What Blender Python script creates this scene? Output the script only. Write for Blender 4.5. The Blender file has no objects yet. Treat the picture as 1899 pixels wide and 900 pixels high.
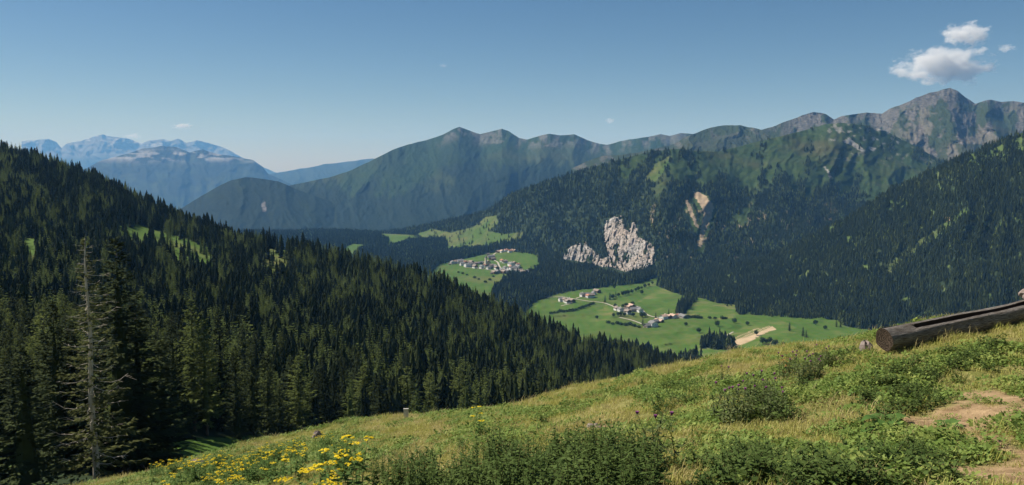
import bpy, math, random
import numpy as np
from mathutils import Vector

random.seed(7)
RNG = np.random.default_rng(7)
SC = bpy.context.scene
COL = SC.collection

# ------------------------------------------------------------------ camera
IW, IH, FOC = 1899.0, 900.0, 1580.0        # photograph frame and focal length in its pixels
HORIZON = 310.0                             # pixel row of eye level
PITCH = math.atan((IH / 2 - HORIZON) / FOC)
cam_data = bpy.data.cameras.new('camera')
cam = bpy.data.objects.new('camera', cam_data)
COL.objects.link(cam)
cam_data.sensor_width = 36.0
cam_data.lens = FOC * 36.0 / IW
cam_data.clip_start = 0.1
cam_data.clip_end = 200000.0
cam.location = (0, 0, 0)
cam.rotation_euler = (math.pi / 2 - PITCH, 0, 0)
SC.camera = cam

# ------------------------------------------------------------------ sky, sun, exposure
SUN_EL = math.radians(47)
SUN_AZ = math.radians(-68)                  # clockwise from the view direction (+y): left and a little ahead
to_sun = Vector((math.sin(SUN_AZ) * math.cos(SUN_EL), math.cos(SUN_AZ) * math.cos(SUN_EL), math.sin(SUN_EL)))
world = bpy.data.worlds.new('World')
SC.world = world
world.use_nodes = True
wn = world.node_tree
bg = wn.nodes['Background']
sky = wn.nodes.new('ShaderNodeTexSky')
sky.sky_type = 'NISHITA'
sky.sun_disc = False
sky.sun_elevation = SUN_EL
sky.sun_rotation = SUN_AZ
sky.altitude = 1700
sky.air_density = 1.0
sky.dust_density = 0.5
sky.ozone_density = 1.0
hs = wn.nodes.new('ShaderNodeHueSaturation'); hs.inputs['Saturation'].default_value = 1.25
wn.links.new(sky.outputs[0], hs.inputs['Color']); wn.links.new(hs.outputs[0], bg.inputs['Color'])
bg.inputs['Strength'].default_value = 0.043
sun_data = bpy.data.lights.new('sun', 'SUN')
sun_data.energy = 5.0
sun_data.angle = math.radians(0.53)
sun_data.color = (1.0, 0.95, 0.86)
sun = bpy.data.objects.new('sun', sun_data)
COL.objects.link(sun)
sun.rotation_euler = (-to_sun).to_track_quat('-Z', 'Y').to_euler()
SC.view_settings.view_transform = 'Standard'
SC.view_settings.look = 'None'
SC.view_settings.gamma = 1.0
SC.view_settings.use_curve_mapping = False
SC.view_settings.exposure = 0.62
cy = SC.cycles
cy.use_denoising = True
cy.max_bounces = 5
cy.diffuse_bounces = 2
cy.glossy_bounces = 1
cy.transmission_bounces = 2
cy.transparent_max_bounces = 4
cy.volume_bounces = 2
cy.use_adaptive_sampling = True
cy.adaptive_threshold = 0.008
cy.denoising_prefilter = 'ACCURATE'
cy.denoising_input_passes = 'RGB_ALBEDO_NORMAL'
HAZE_DENSITY = 2.8e-5

# ------------------------------------------------------------------ small tools
def ray(u, v):
    a = (np.asarray(u, float) - IW / 2) / FOC
    b = (IH / 2 - np.asarray(v, float)) / FOC
    dy = math.cos(PITCH) + b * math.sin(PITCH)
    dz = -math.sin(PITCH) + b * math.cos(PITCH)
    return a / dy, dz / dy

def P(u, v, d):
    """World point seen at pixel (u, v), d metres ahead."""
    x, z = ray(u, v)
    d = np.asarray(d, float)
    return np.stack([x * d, d + 0 * x, z * d], -1)

def project(p):
    """Pixel of a world point."""
    p = np.asarray(p, float)
    f = p[..., 1] * math.cos(PITCH) - p[..., 2] * math.sin(PITCH)
    up = p[..., 1] * math.sin(PITCH) + p[..., 2] * math.cos(PITCH)
    return IW / 2 + FOC * p[..., 0] / f, IH / 2 - FOC * up / f

def _hash(ix, iy, seed):
    h = (ix.astype(np.int64) * 374761393 + iy.astype(np.int64) * 668265263 + seed * 1274126177) & 0xFFFFFFFF
    h = ((h ^ (h >> 13)) * 1274126177) & 0xFFFFFFFF
    return ((h ^ (h >> 16)) & 0xFFFFFF) / float(0xFFFFFF)

def noise(x, y, seed=0):
    x, y = np.broadcast_arrays(np.asarray(x, float), np.asarray(y, float))
    ix, iy = np.floor(x), np.floor(y)
    fx, fy = x - ix, y - iy
    fx = fx * fx * (3 - 2 * fx); fy = fy * fy * (3 - 2 * fy)
    a = _hash(ix, iy, seed); b = _hash(ix + 1, iy, seed); c = _hash(ix, iy + 1, seed); d = _hash(ix + 1, iy + 1, seed)
    return (a + (b - a) * fx) * (1 - fy) + (c + (d - c) * fx) * fy

def fbm(x, y, octaves=4, seed=0, gain=0.5):
    s, amp, tot = 0.0, 1.0, 0.0
    for o in range(octaves):
        s = s + amp * noise(np.asarray(x) * 2 ** o + 17.3 * o, np.asarray(y) * 2 ** o - 9.1 * o, seed + o)
        tot += amp; amp *= gain
    return s / tot

def ridged(x, y, octaves=4, seed=0, gain=0.44):
    s, amp, tot = 0.0, 1.0, 0.0
    for o in range(octaves):
        n = noise(np.asarray(x) * 2 ** o + 5.7 * o, np.asarray(y) * 2 ** o + 3.3 * o, seed + o)
        s = s + amp * (1 - np.abs(2 * n - 1)) ** 1.5
        tot += amp; amp *= gain
    return s / tot

def smooth(a, b, x):
    t = np.clip((np.asarray(x, float) - a) / (b - a), 0, 1)
    return t * t * (3 - 2 * t)

def pchip(xk, yk, x):
    """Monotone cubic through knots; yk may be (K,) or (K, M)."""
    xk = np.asarray(xk, float); yk = np.asarray(yk, float)
    one = yk.ndim == 1
    if one: yk = yk[:, None]
    h = np.diff(xk)[:, None]; dl = np.diff(yk, axis=0) / h
    m = np.zeros_like(yk)
    if len(xk) > 2:
        ok = dl[1:] * dl[:-1] > 0
        with np.errstate(divide='ignore', invalid='ignore'):
            m[1:-1] = np.where(ok, 2 / (1 / dl[1:] + 1 / dl[:-1]), 0)
    m[0], m[-1] = dl[0], dl[-1]
    x = np.clip(np.asarray(x, float), xk[0], xk[-1])
    i = np.clip(np.searchsorted(xk, x) - 1, 0, len(xk) - 2)
    t = ((x - xk[i]) / (xk[i + 1] - xk[i]))[:, None]
    hh = h[i]
    r = ((2 * t ** 3 - 3 * t ** 2 + 1) * yk[i] + (t ** 3 - 2 * t ** 2 + t) * hh * m[i]
         + (-2 * t ** 3 + 3 * t ** 2) * yk[i + 1] + (t ** 3 - t ** 2) * hh * m[i + 1])
    return r[:, 0] if one else r

def inside(poly, u, v):
    u = np.asarray(u, float); v = np.asarray(v, float)
    r = np.zeros(np.broadcast(u, v).shape, bool)
    n = len(poly)
    for i in range(n):
        x0, y0 = poly[i]; x1, y1 = poly[(i + 1) % n]
        if y0 == y1: continue
        c = ((y0 > v) != (y1 > v)) & (u < (x1 - x0) * (v - y0) / (y1 - y0) + x0)
        r ^= c
    return r

def inside_any(polys, u, v, wob=0.0, seed=3, scale=14.0):
    if wob:
        u, v = (u + wob * (fbm(u / scale, v / scale * 1.6, 3, seed) - 0.5) * 4,
                v + wob * (fbm(u / scale + 50, v / scale * 1.6, 3, seed + 9) - 0.5) * 2.4)
    r = np.zeros(np.broadcast(u, v).shape, bool)
    for p in polys: r |= inside(p, u, v)
    return r

def mesh_np(name, verts, faces, mats=(), smooth_shade=False, mat_idx=None):
    """Mesh from numpy arrays; faces is one (n,k) array or a list of such arrays."""
    me = bpy.data.meshes.new(name)
    if not isinstance(faces, (list, tuple)): faces = [faces]
    faces = [np.asarray(f, np.int32) for f in faces if len(f)]
    verts = np.asarray(verts, np.float32)
    me.vertices.add(len(verts)); me.vertices.foreach_set('co', verts.ravel())
    loops = np.concatenate([f.ravel() for f in faces])
    tot = np.concatenate([np.full(len(f), f.shape[1], np.int32) for f in faces])
    start = np.concatenate([[0], np.cumsum(tot)[:-1]]).astype(np.int32)
    me.loops.add(len(loops)); me.loops.foreach_set('vertex_index', loops)
    me.polygons.add(len(tot)); me.polygons.foreach_set('loop_start', start)
    if mat_idx is not None: me.polygons.foreach_set('material_index', np.asarray(mat_idx, np.int32))
    for m in mats: me.materials.append(m)
    me.update(calc_edges=True)
    me.polygons.foreach_set('use_smooth', np.full(len(tot), bool(smooth_shade)))
    me.validate()
    return me

def attr(me, name, values):
    a = me.attributes.new(name, 'FLOAT', 'POINT')
    a.data.foreach_set('value', np.asarray(values, np.float32).ravel())

def obj(name, data, parent=None, loc=None, rot=None, scale=None):
    o = bpy.data.objects.new(name, data)
    COL.objects.link(o)
    if parent is not None: o.parent = parent
    if loc is not None: o.location = [float(c) for c in loc]
    if rot is not None: o.rotation_euler = rot
    if scale is not None: o.scale = scale
    return o

def tag(o, label=None, cat=None, group=None, kind=None):
    if label: o['label'] = label
    if cat: o['category'] = cat
    if group: o['group'] = group
    if kind: o['kind'] = kind
    return o

class MB:
    """Collects boxes, tubes and loose faces into one mesh."""
    def __init__(s): s.v = []; s.f = []
    def add(s, verts, faces):
        b = len(s.v); s.v += [tuple(map(float, p)) for p in verts]; s.f += [tuple(b + i for i in f) for f in faces]
    def box(s, c, size):
        x, y, z = c; a, b, h = (k / 2 for k in size)
        s.add([(x - a, y - b, z - h), (x + a, y - b, z - h), (x + a, y + b, z - h), (x - a, y + b, z - h),
               (x - a, y - b, z + h), (x + a, y - b, z + h), (x + a, y + b, z + h), (x - a, y + b, z + h)],
              [(3, 2, 1, 0), (4, 5, 6, 7), (0, 1, 5, 4), (1, 2, 6, 5), (2, 3, 7, 6), (3, 0, 4, 7)])
    def tube(s, pts, rad, n=6, cap=True):
        pts = [Vector(p) for p in pts]; base = len(s.v)
        for i, p in enumerate(pts):
            d = (pts[min(i + 1, len(pts) - 1)] - pts[max(i - 1, 0)]).normalized()
            a = d.orthogonal().normalized() if abs(d.z) < 0.9 else Vector((1, 0, 0))
            a = (a - d * a.dot(d)).normalized(); b = d.cross(a)
            for k in range(n):
                t = 2 * math.pi * k / n
                s.v.append(tuple(p + (a * math.cos(t) + b * math.sin(t)) * rad[i]))
        for i in range(len(pts) - 1):
            for k in range(n):
                k2 = (k + 1) % n
                s.f.append((base + i * n + k, base + i * n + k2, base + (i + 1) * n + k2, base + (i + 1) * n + k))
        if cap:
            s.f.append(tuple(base + k for k in reversed(range(n))))
            s.f.append(tuple(base + (len(pts) - 1) * n + k for k in range(n)))
    def mesh(s, name, mat, smooth_shade=False):
        me = bpy.data.meshes.new(name); me.from_pydata(s.v, [], s.f); me.update()
        if mat: me.materials.append(mat)
        if smooth_shade: me.polygons.foreach_set('use_smooth', [True] * len(me.polygons))
        return me

# ------------------------------------------------------------------ materials
class NT:
    def __init__(s, name):
        s.m = bpy.data.materials.new(name); s.m.use_nodes = True
        s.t = s.m.node_tree; s.b = s.t.nodes['Principled BSDF']; s.out = s.t.nodes['Material Output']
        s.b.inputs['Roughness'].default_value = 0.85
        s.b.inputs['Specular IOR Level'].default_value = 0.04
    def n(s, kind, **kw):
        nd = s.t.nodes.new(kind)
        for k, v in kw.items(): setattr(nd, k, v)
        return nd
    def put(s, sock, v):
        if isinstance(v, bpy.types.NodeSocket): s.t.links.new(v, sock)
        elif isinstance(v, tuple) and len(v) == 3 and sock.type == 'RGBA': sock.default_value = (*v, 1)
        else: sock.default_value = v
    def pos(s):
        return s.n('ShaderNodeNewGeometry').outputs['Position']
    def objco(s):
        return s.n('ShaderNodeTexCoord').outputs['Object']
    def scaled(s, vec, sc):
        m = s.n('ShaderNodeMapping'); s.put(m.inputs['Vector'], vec); m.inputs['Scale'].default_value = sc
        return m.outputs[0]
    def noise(s, vec, scale, detail=4.0, rough=0.6, dist=0.0):
        nd = s.n('ShaderNodeTexNoise'); s.put(nd.inputs['Vector'], vec)
        nd.inputs['Scale'].default_value = scale; nd.inputs['Detail'].default_value = detail
        nd.inputs['Roughness'].default_value = rough; nd.inputs['Distortion'].default_value = dist
        return nd.outputs['Fac']
    def remap(s, v, a, b, c=0.0, d=1.0):
        nd = s.n('ShaderNodeMapRange'); s.put(nd.inputs[0], v)
        for i, k in enumerate((a, b, c, d)): nd.inputs[1 + i].default_value = k
        return nd.outputs[0]
    def ramp(s, v, stops):
        nd = s.n('ShaderNodeValToRGB'); s.put(nd.inputs[0], v)
        e = nd.color_ramp.elements
        while len(e) < len(stops): e.new(0.5)
        for i, (p, c) in enumerate(stops): e[i].position = p; e[i].color = (*c, 1)
        return nd.outputs[0]
    def mix(s, f, a, b, blend='MIX'):
        nd = s.n('ShaderNodeMix', data_type='RGBA', blend_type=blend)
        s.put(nd.inputs[0], f); s.put(nd.inputs[6], a); s.put(nd.inputs[7], b)
        return nd.outputs[2]
    def math(s, op, a, b=0.0):
        nd = s.n('ShaderNodeMath', operation=op); s.put(nd.inputs[0], a); s.put(nd.inputs[1], b)
        return nd.outputs[0]
    def attr(s, name):
        return s.n('ShaderNodeAttribute', attribute_name=name).outputs['Fac']
    def rand(s):
        return s.n('ShaderNodeObjectInfo').outputs['Random']
    def bump(s, h, strength, dist):
        nd = s.n('ShaderNodeBump'); s.put(nd.inputs['Height'], h)
        nd.inputs['Strength'].default_value = strength; nd.inputs['Distance'].default_value = dist
        s.t.links.new(nd.outputs[0], s.b.inputs['Normal'])
    def color(s, c): s.put(s.b.inputs['Base Color'], c); return s
    def leafy(s, c, amount):
        """Leaf: part of the light passes through."""
        tr = s.n('ShaderNodeBsdfTranslucent'); s.put(tr.inputs['Color'], c)
        mx = s.n('ShaderNodeMixShader'); mx.inputs[0].default_value = amount
        s.t.links.new(s.b.outputs[0], mx.inputs[1]); s.t.links.new(tr.outputs[0], mx.inputs[2])
        s.t.links.new(mx.outputs[0], s.out.inputs['Surface'])

def foliage_mat(name, stops, translucent=0.25, grain=0.6, wscale=0.004):
    m = NT(name)
    r = m.rand(); w = m.noise(m.pos(), wscale, 3)
    f = m.math('ADD', m.math('MULTIPLY', r, 0.75), m.math('MULTIPLY', m.math('SUBTRACT', w, 0.5), 1.1))
    f = m.math('ADD', f, 0.12)
    c = m.ramp(f, stops)
    c = m.mix(m.remap(m.noise(m.pos(), grain, 2), 0.3, 0.7, 0.0, 0.45), c, tuple(0.55 * k for k in stops[0][1]))
    m.color(c); m.leafy(c, translucent)
    return m.m

MAT = {}
MAT['spruce'] = foliage_mat('spruce_needles', [(0.0, (0.018, 0.026, 0.012)), (0.45, (0.029, 0.040, 0.015)), (0.8, (0.054, 0.069, 0.022)), (1.0, (0.085, 0.105, 0.034))], 0.08)
MAT['spruce_near'] = foliage_mat('near_spruce_needles', [(0.0, (0.024, 0.034, 0.015)), (0.45, (0.045, 0.060, 0.022)), (0.8, (0.078, 0.098, 0.032)), (1.0, (0.115, 0.140, 0.044))], 0.12)  # brighter copy of the spruce colour: sunlight on the near trees painted in
MAT['larch'] = foliage_mat('larch_needles', [(0.0, (0.100, 0.132, 0.038)), (1.0, (0.185, 0.225, 0.064))], 0.35)
MAT['larch_near'] = foliage_mat('near_larch_needles', [(0.0, (0.130, 0.160, 0.046)), (1.0, (0.215, 0.250, 0.074))], 0.45)  # larch colour lightened for near trees, so their shaded sides look sunlit
MAT['broadleaf'] = foliage_mat('broad_leaves', [(0.0, (0.030, 0.055, 0.020)), (1.0, (0.060, 0.095, 0.030))], 0.25)
def bark(name, c1, c2, sc=6.0):
    m = NT(name); co = m.scaled(m.pos(), (1, 1, 0.2))
    n = m.noise(co, sc, 5); m.color(m.mix(m.remap(n, 0.35, 0.65), c1, c2)); m.bump(n, 0.5, 0.05)
    return m.m
MAT['bark'] = bark('grey_brown_bark', (0.075, 0.058, 0.042), (0.19, 0.155, 0.12))
MAT['deadwood'] = bark('bleached_dead_wood', (0.34, 0.295, 0.235), (0.60, 0.54, 0.45), 4.0)

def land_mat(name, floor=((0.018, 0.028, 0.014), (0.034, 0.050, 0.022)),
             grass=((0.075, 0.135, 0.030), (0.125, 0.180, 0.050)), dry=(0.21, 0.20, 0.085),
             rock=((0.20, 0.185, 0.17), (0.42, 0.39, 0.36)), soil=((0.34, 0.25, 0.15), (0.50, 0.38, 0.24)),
             s1=0.004, s2=0.03, bump=1.5, plots=False):
    m = NT(name); p = m.pos()
    vo = m.n('ShaderNodeTexVoronoi'); m.put(vo.inputs['Vector'], p); vo.inputs['Scale'].default_value = s1 * 1.6
    plot = m.n('ShaderNodeSeparateColor'); m.put(plot.inputs[0], vo.outputs['Color'])
    big = m.noise(p, s1, 5); fine = m.noise(p, s2, 6, 0.65)
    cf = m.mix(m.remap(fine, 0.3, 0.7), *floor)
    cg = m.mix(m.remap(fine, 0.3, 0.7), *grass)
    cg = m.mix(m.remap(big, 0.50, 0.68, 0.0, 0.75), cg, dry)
    if plots:
        wv = m.n('ShaderNodeTexWave'); m.put(wv.inputs['Vector'], p); wv.inputs['Scale'].default_value = 0.012; wv.inputs['Distortion'].default_value = 6; wv.inputs['Detail'].default_value = 2; wv.inputs['Detail Scale'].default_value = 0.3
        cg = m.mix(m.remap(wv.outputs['Fac'], 0.2, 0.8, 0.0, 0.22), cg, dry)
        cg = m.mix(m.remap(plot.outputs[0], 0.0, 1.0, 0.0, 0.34), cg, (0.030, 0.075, 0.012))
    cr = m.mix(m.remap(fine, 0.35, 0.65), *rock)
    cs = m.mix(m.remap(fine, 0.3, 0.7), *soil)
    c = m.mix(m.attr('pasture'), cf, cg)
    c = m.mix(m.attr('rock'), c, cr)
    c = m.mix(m.attr('soil'), c, cs)
    c = m.mix(m.attr('snow'), c, (0.78, 0.80, 0.83))
    ch = m.mix(m.remap(m.noise(p, s1 * 3, 4), 0.46, 0.70), (0.070, 0.122, 0.020), (0.160, 0.150, 0.056))
    c = m.mix(m.math('SUBTRACT', m.attr('hay'), m.attr('soil')), c, ch)
    m.color(c); m.bump(fine, 0.6, bump)
    return m.m

# ------------------------------------------------------------------ land cover, in pixels of the photograph (baked into each terrain mesh)
PASTURE = [
    # village and farm terraces on the valley floor are grass unless wooded; these are clearings on the slopes
    [(770, 434), (800, 424), (835, 432), (872, 424), (900, 404), (920, 400), (924, 414), (905, 430), (940, 434), (972, 430), (966, 444), (905, 456), (850, 466), (820, 464), (786, 444)],
    [(218, 416), (262, 416), (310, 432), (392, 460), (412, 480), (408, 522), (360, 520), (318, 502), (262, 478), (220, 458)],
    [(474, 464), (530, 460), (538, 500), (516, 545), (480, 530)],
    [(40, 440), (78, 445), (82, 500), (46, 510)], [(150, 440), (195, 452), (185, 486), (140, 476)], [(50, 555), (85, 560), (80, 610), (45, 600)], [(20, 470), (40, 476), (36, 520), (14, 512)],
    [(330, 815), (470, 808), (520, 830), (480, 860), (300, 875)],
    [(1195, 335), (1215, 305), (1245, 288), (1236, 310), (1216, 338)],
    [(1640, 492), (1700, 450), (1750, 415), (1795, 384), (1800, 392), (1765, 424), (1712, 460), (1650, 502)],
    [(1795, 300), (1820, 284), (1850, 272), (1870, 276), (1845, 292), (1815, 304), (1795, 310)],
    [(1265, 575), (1300, 556), (1330, 566), (1368, 566), (1362, 592), (1265, 592)], [(1370, 590), (1400, 580), (1396, 594), (1370, 596)],
]
WOODS = [   # woods on the valley floor
    [(400, 424), (640, 417), (690, 430), (722, 446), (716, 455), (690, 458), (655, 452), (636, 462), (610, 480), (400, 500)],
    [(664, 466), (700, 458), (742, 455), (760, 447), (824, 445), (828, 456), (822, 466), (860, 462), (900, 462), (945, 458), (936, 464), (905, 470), (860, 480), (815, 490), (780, 530), (690, 520), (650, 480)],
    [(905, 560), (924, 530), (945, 512), (975, 514), (1000, 500), (1000, 478), (1015, 460), (1040, 450), (1046, 498), (1090, 520), (1142, 522), (1126, 532), (1072, 538), (1032, 546), (988, 562), (972, 585), (930, 585)],
    [(1255, 582), (1258, 566), (1280, 545), (1292, 556), (1268, 582)],
    [(1550, 592), (1610, 598), (1660, 596), (1660, 618), (1590, 610), (1565, 604)],
    [(1235, 520), (1290, 505), (1400, 540), (1400, 575), (1372, 586), (1366, 566), (1330, 562), (1300, 552), (1262, 548), (1218, 530)],
    [(960, 655), (1040, 668), (1110, 640), (1160, 648), (1250, 668), (1290, 660), (1330, 690), (900, 720)],
    [(1010, 484), (1040, 492), (1085, 494), (1108, 500), (1132, 508), (1160, 514), (1214, 496), (1228, 512), (1190, 524), (1150, 530), (1090, 528), (1030, 525)],
    [(1300, 640), (1322, 632), (1360, 640), (1360, 648), (1300, 648)],
]
SOIL = [
    [(1352, 632), (1372, 622), (1402, 610), (1432, 604), (1440, 611), (1420, 617), (1400, 630), (1384, 639), (1356, 641)],
    [(1332, 636), (1344, 629), (1354, 642), (1346, 645)],
    [(1286, 354), (1300, 358), (1312, 366), (1324, 384), (1320, 404), (1308, 428), (1300, 458), (1295, 456), (1299, 425), (1305, 398), (1298, 378), (1288, 366)],
    [(1270, 372), (1276, 370), (1290, 405), (1296, 424), (1290, 420), (1280, 398)],
]
CLIFF = [
    [(1120, 430), (1122, 408), (1140, 403), (1150, 400), (1157, 418), (1166, 436), (1173, 412), (1180, 416), (1184, 438), (1196, 446), (1210, 452), (1214, 474), (1217, 488), (1202, 492), (1192, 504), (1172, 514), (1156, 522), (1140, 522), (1128, 512), (1130, 490), (1125, 462)],
    [(1037, 500), (1042, 480), (1052, 462), (1072, 452), (1086, 448), (1096, 462), (1104, 466), (1116, 482), (1126, 478), (1130, 518), (1116, 510), (1100, 498), (1090, 500), (1076, 506), (1052, 506)],
]

def cover_valley(u, v):
    woods = inside_any(WOODS, u, v, 1.5) | inside([(1015, 470), (1135, 470), (1230, 490), (1230, 512), (1015, 512)], u, v)
    soil = inside_any(SOIL[:2], u, v, 1.0, 5, 6.0) * 1.0
    return 1.0 - woods, soil

# ------------------------------------------------------------------ terrain sheets
class Sheet:
    """A stretch of terrain: a grid of ground points from its far ridge (row 0) down to its near foot, at true distances."""
    def __init__(s, cols, skyline=None, nu=300, nv=120, relief=(0.0, 0.0, 0.0, 0), rough=0.0, sky_rough=0.0, seed=1):
        us = np.array([c[0] for c in cols], float)
        K = len(cols[0][1])
        vk = np.array([[k[0] for k in c[1]] for c in cols], float)       # (C,K)
        dk = np.log(np.array([[k[1] for k in c[1]] for c in cols], float))
        s.u = np.linspace(us[0], us[-1], nu)
        V = pchip(us, vk, s.u); D = pchip(us, dk, s.u)                    # (nu,K)
        if skyline is not None:
            a = np.array(skyline, float)
            sk = np.interp(s.u, a[:, 0], a[:, 1])
            shift = sk - V[:, 0]
            V = V + shift[:, None] * np.linspace(1, 0, K)[None, :]
        if sky_rough:
            n = (fbm(s.u / 26.0, 0 * s.u, 4, seed + 40) - 0.5) * 2 * sky_rough
            V = V + n[:, None] * np.linspace(1, 0, K)[None, :] ** 2
        t = np.linspace(0, K - 1, nv)
        s.V = pchip(np.arange(K), V.T, t).T
        s.D = np.exp(pchip(np.arange(K), D.T, t).T)
        s.V = np.maximum.accumulate(s.V, axis=1)
        U = np.repeat(s.u[:, None], nv, 1)
        amp, su, sv, sd = relief
        if amp:
            wu = U + 0.9 * su * (fbm(U / (su * 1.3), s.V / (sv * 0.45), 4, sd + 30) - 0.5)
            r = ridged(wu / su, s.V / sv, 5, sd)
            s.D = s.D * (1 - amp * (r - 0.45))
        if rough:
            s.D = s.D * (1 + rough * (fbm(U / 7.0, s.V / 9.0, 3, seed + 70) - 0.5))
        s.U = U
    def at(s, u, v):
        """World points on the sheet seen at pixels (u, v)."""
        u = np.atleast_1d(np.asarray(u, float)); v = np.atleast_1d(np.asarray(v, float))
        f = np.interp(u, s.u, np.arange(len(s.u)))
        i = np.clip(np.floor(f).astype(int), 0, len(s.u) - 2); w = f - i
        out = np.empty(len(u))
        for k in range(len(u)):
            d0 = np.interp(v[k], s.V[i[k]], s.D[i[k]]); d1 = np.interp(v[k], s.V[i[k] + 1], s.D[i[k] + 1])
            out[k] = d0 * (1 - w[k]) + d1 * w[k]
        return P(u, v, out)
    def scatter(s, n_per_m2, weight, rng, vmax=2000.0):
        """Random ground points with their pixels, even over the ground, thinned by weight(u, v)."""
        X = P(s.U, s.V, s.D)
        a = X[1:, :-1] - X[:-1, :-1]; b = X[:-1, 1:] - X[:-1, :-1]
        area = np.abs(a[..., 0] * b[..., 1] - a[..., 1] * b[..., 0])
        uc = s.U[:-1, :-1]; vc = s.V[:-1, :-1]
        w = area * n_per_m2 * (vc < vmax)
        cnt = rng.poisson(w)
        i, j = np.nonzero(cnt); c = cnt[i, j]
        i = np.repeat(i, c); j = np.repeat(j, c)
        fu, fv = rng.random(len(i)), rng.random(len(i))
        def bil(A):
            return ((A[i, j] * (1 - fu)[:, None] + A[i + 1, j] * fu[:, None]) * (1 - fv)[:, None]
                    + (A[i, j + 1] * (1 - fu)[:, None] + A[i + 1, j + 1] * fu[:, None]) * fv[:, None])
        pts = bil(X); uv = bil(np.stack([s.U, s.V], -1))
        keep = rng.random(len(pts)) < weight(uv[:, 0], uv[:, 1])
        return pts[keep], uv[keep]
    def build(s, name, mat, cover=None, back=(0.06, 0.30), smooth_shade=True):
        """cover(U, V) -> dict of land-cover weights per vertex."""
        nu, nv = s.V.shape
        X = P(s.U, s.V, s.D)
        top = X[:, 0]
        rows = []
        for f, dz in ((0.02, 0.003), (0.12, 0.03), (0.4, 0.16)):          # the far side of the ridge
            q = top * (1 + f * back[1] * 2); q[:, 2] = top[:, 2] - dz * top[:, 1] * back[0] * 12
            rows.insert(0, q)
        A = np.concatenate([np.stack(rows, 1), X], 1)
        n2 = A.shape[1]
        idx = np.arange(nu * n2).reshape(nu, n2)
        faces = np.stack([idx[:-1, :-1], idx[:-1, 1:], idx[1:, 1:], idx[1:, :-1]], -1).reshape(-1, 4)
        me = mesh_np(name, A.reshape(-1, 3), faces, [mat], smooth_shade)
        cv = cover(s.U, s.V) if cover else {}
        for k in ('pasture', 'rock', 'soil', 'snow', 'hay'):
            a = np.asarray(cv.get(k, np.zeros((nu, nv))), float) + np.zeros((nu, nv))
            a = np.concatenate([np.repeat(a[:, :1], n2 - nv, 1), a], 1)
            attr(me, k, a)
        return tag(obj(name, me), kind='structure')

# ---- far ranges
s_snow = Sheet([(40, [(262, 40000), (300, 38500), (380, 34000)]), (560, [(300, 40000), (320, 38500), (390, 34000)])],
               [(40, 262), (75, 259), (90, 258), (104, 263), (114, 275), (124, 266), (150, 262), (170, 256), (190, 251), (206, 254), (240, 258), (262, 265),
                (276, 260), (302, 258), (316, 262), (331, 257), (346, 266), (365, 260), (385, 265), (412, 273), (432, 282), (452, 294), (560, 340)],
               260, 70, (0.022, 34, 40, 11), 0.006, 2.0, 11)
def cov_snow(u, v):
    n = fbm(u / 16, v / 4.5, 4, 5)
    sn = smooth(0.56, 0.66, n) * smooth(282, 262, v) * (u < 345)
    return dict(snow=sn * 0.3, rock=smooth(300, 285, v) * 0.5, pasture=0.25)
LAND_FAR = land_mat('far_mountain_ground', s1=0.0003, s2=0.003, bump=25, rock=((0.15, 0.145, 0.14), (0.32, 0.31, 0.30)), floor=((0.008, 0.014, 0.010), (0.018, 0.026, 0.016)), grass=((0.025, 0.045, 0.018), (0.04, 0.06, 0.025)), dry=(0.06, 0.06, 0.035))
s_snow.build('snowy_mountains', LAND_FAR, cov_snow)
s_table = Sheet([(60, [(330, 21000), (360, 20000), (430, 17000)]), (300, [(272, 22500), (330, 20500), (430, 17000)]), (640, [(372, 21000), (390, 20000), (440, 17000)])],
                [(60, 345), (110, 327), (160, 312), (185, 299), (210, 291), (236, 286), (262, 277), (300, 271), (328, 274), (345, 281), (352, 284), (376, 277),
                 (402, 285), (440, 291), (470, 297), (486, 308), (497, 322), (540, 342), (640, 372)], 300, 80, (0.03, 46, 60, 21), 0.004, 1.6, 21)
def cov_table(u, v):
    n = fbm(u / 22, v / 5.0, 4, 15)
    band = smooth(0.44, 0.54, n) * np.exp(-((v - 289 - 0.0 * u) / 9.0) ** 2)
    return dict(rock=np.clip(band * 1.2, 0, 0.9), pasture=smooth(0.5, 0.7, fbm(u / 30, v / 9, 3, 16)) * 0.5)
s_table.build('table_mountain', LAND_FAR, cov_table)
s_fridge = Sheet([(470, [(326, 27000), (350, 24000), (400, 20000)]), (800, [(288, 27000), (330, 24000), (400, 20000)])],
                 [(470, 330), (505, 322), (532, 318), (560, 313), (585, 309), (600, 305), (622, 303), (641, 300), (662, 298), (690, 294), (705, 294), (740, 289), (800, 285)],
                 180, 50, (0.05, 40, 50, 31), 0.0, 1.4, 31)
s_fridge.build('far_ridge', LAND_FAR, lambda u, v: dict(pasture=0.3))

# ---- blue central massif and the wooded spur before it
s_cent = Sheet([(480, [(352, 9800), (375, 9300), (400, 8600), (450, 7500)]), (640, [(322, 10000), (350, 9400), (395, 8600), (450, 7500)]),
                (850, [(238, 10800), (290, 9700), (360, 8600), (450, 7400)]), (1060, [(250, 11000), (290, 9900), (350, 8800), (450, 7600)]),
                (1330, [(250, 11500), (290, 10400), (350, 9200), (450, 8000)])],
               [(480, 358), (540, 344), (580, 335), (620, 327), (650, 316), (700, 292), (730, 277), (760, 267), (790, 260), (822, 249), (840, 240), (852, 236), (866, 241),
                (890, 249), (905, 246), (931, 239), (944, 244), (962, 256), (978, 259), (1000, 252), (1020, 249), (1040, 252), (1065, 249), (1090, 260), (1112, 267), (1126, 269),
                (1150, 262), (1180, 257), (1200, 254), (1225, 249), (1242, 252), (1262, 247), (1290, 250), (1330, 256)],
               640, 240, (0.065, 120, 210, 41), 0.007, 1.4, 41)
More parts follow.
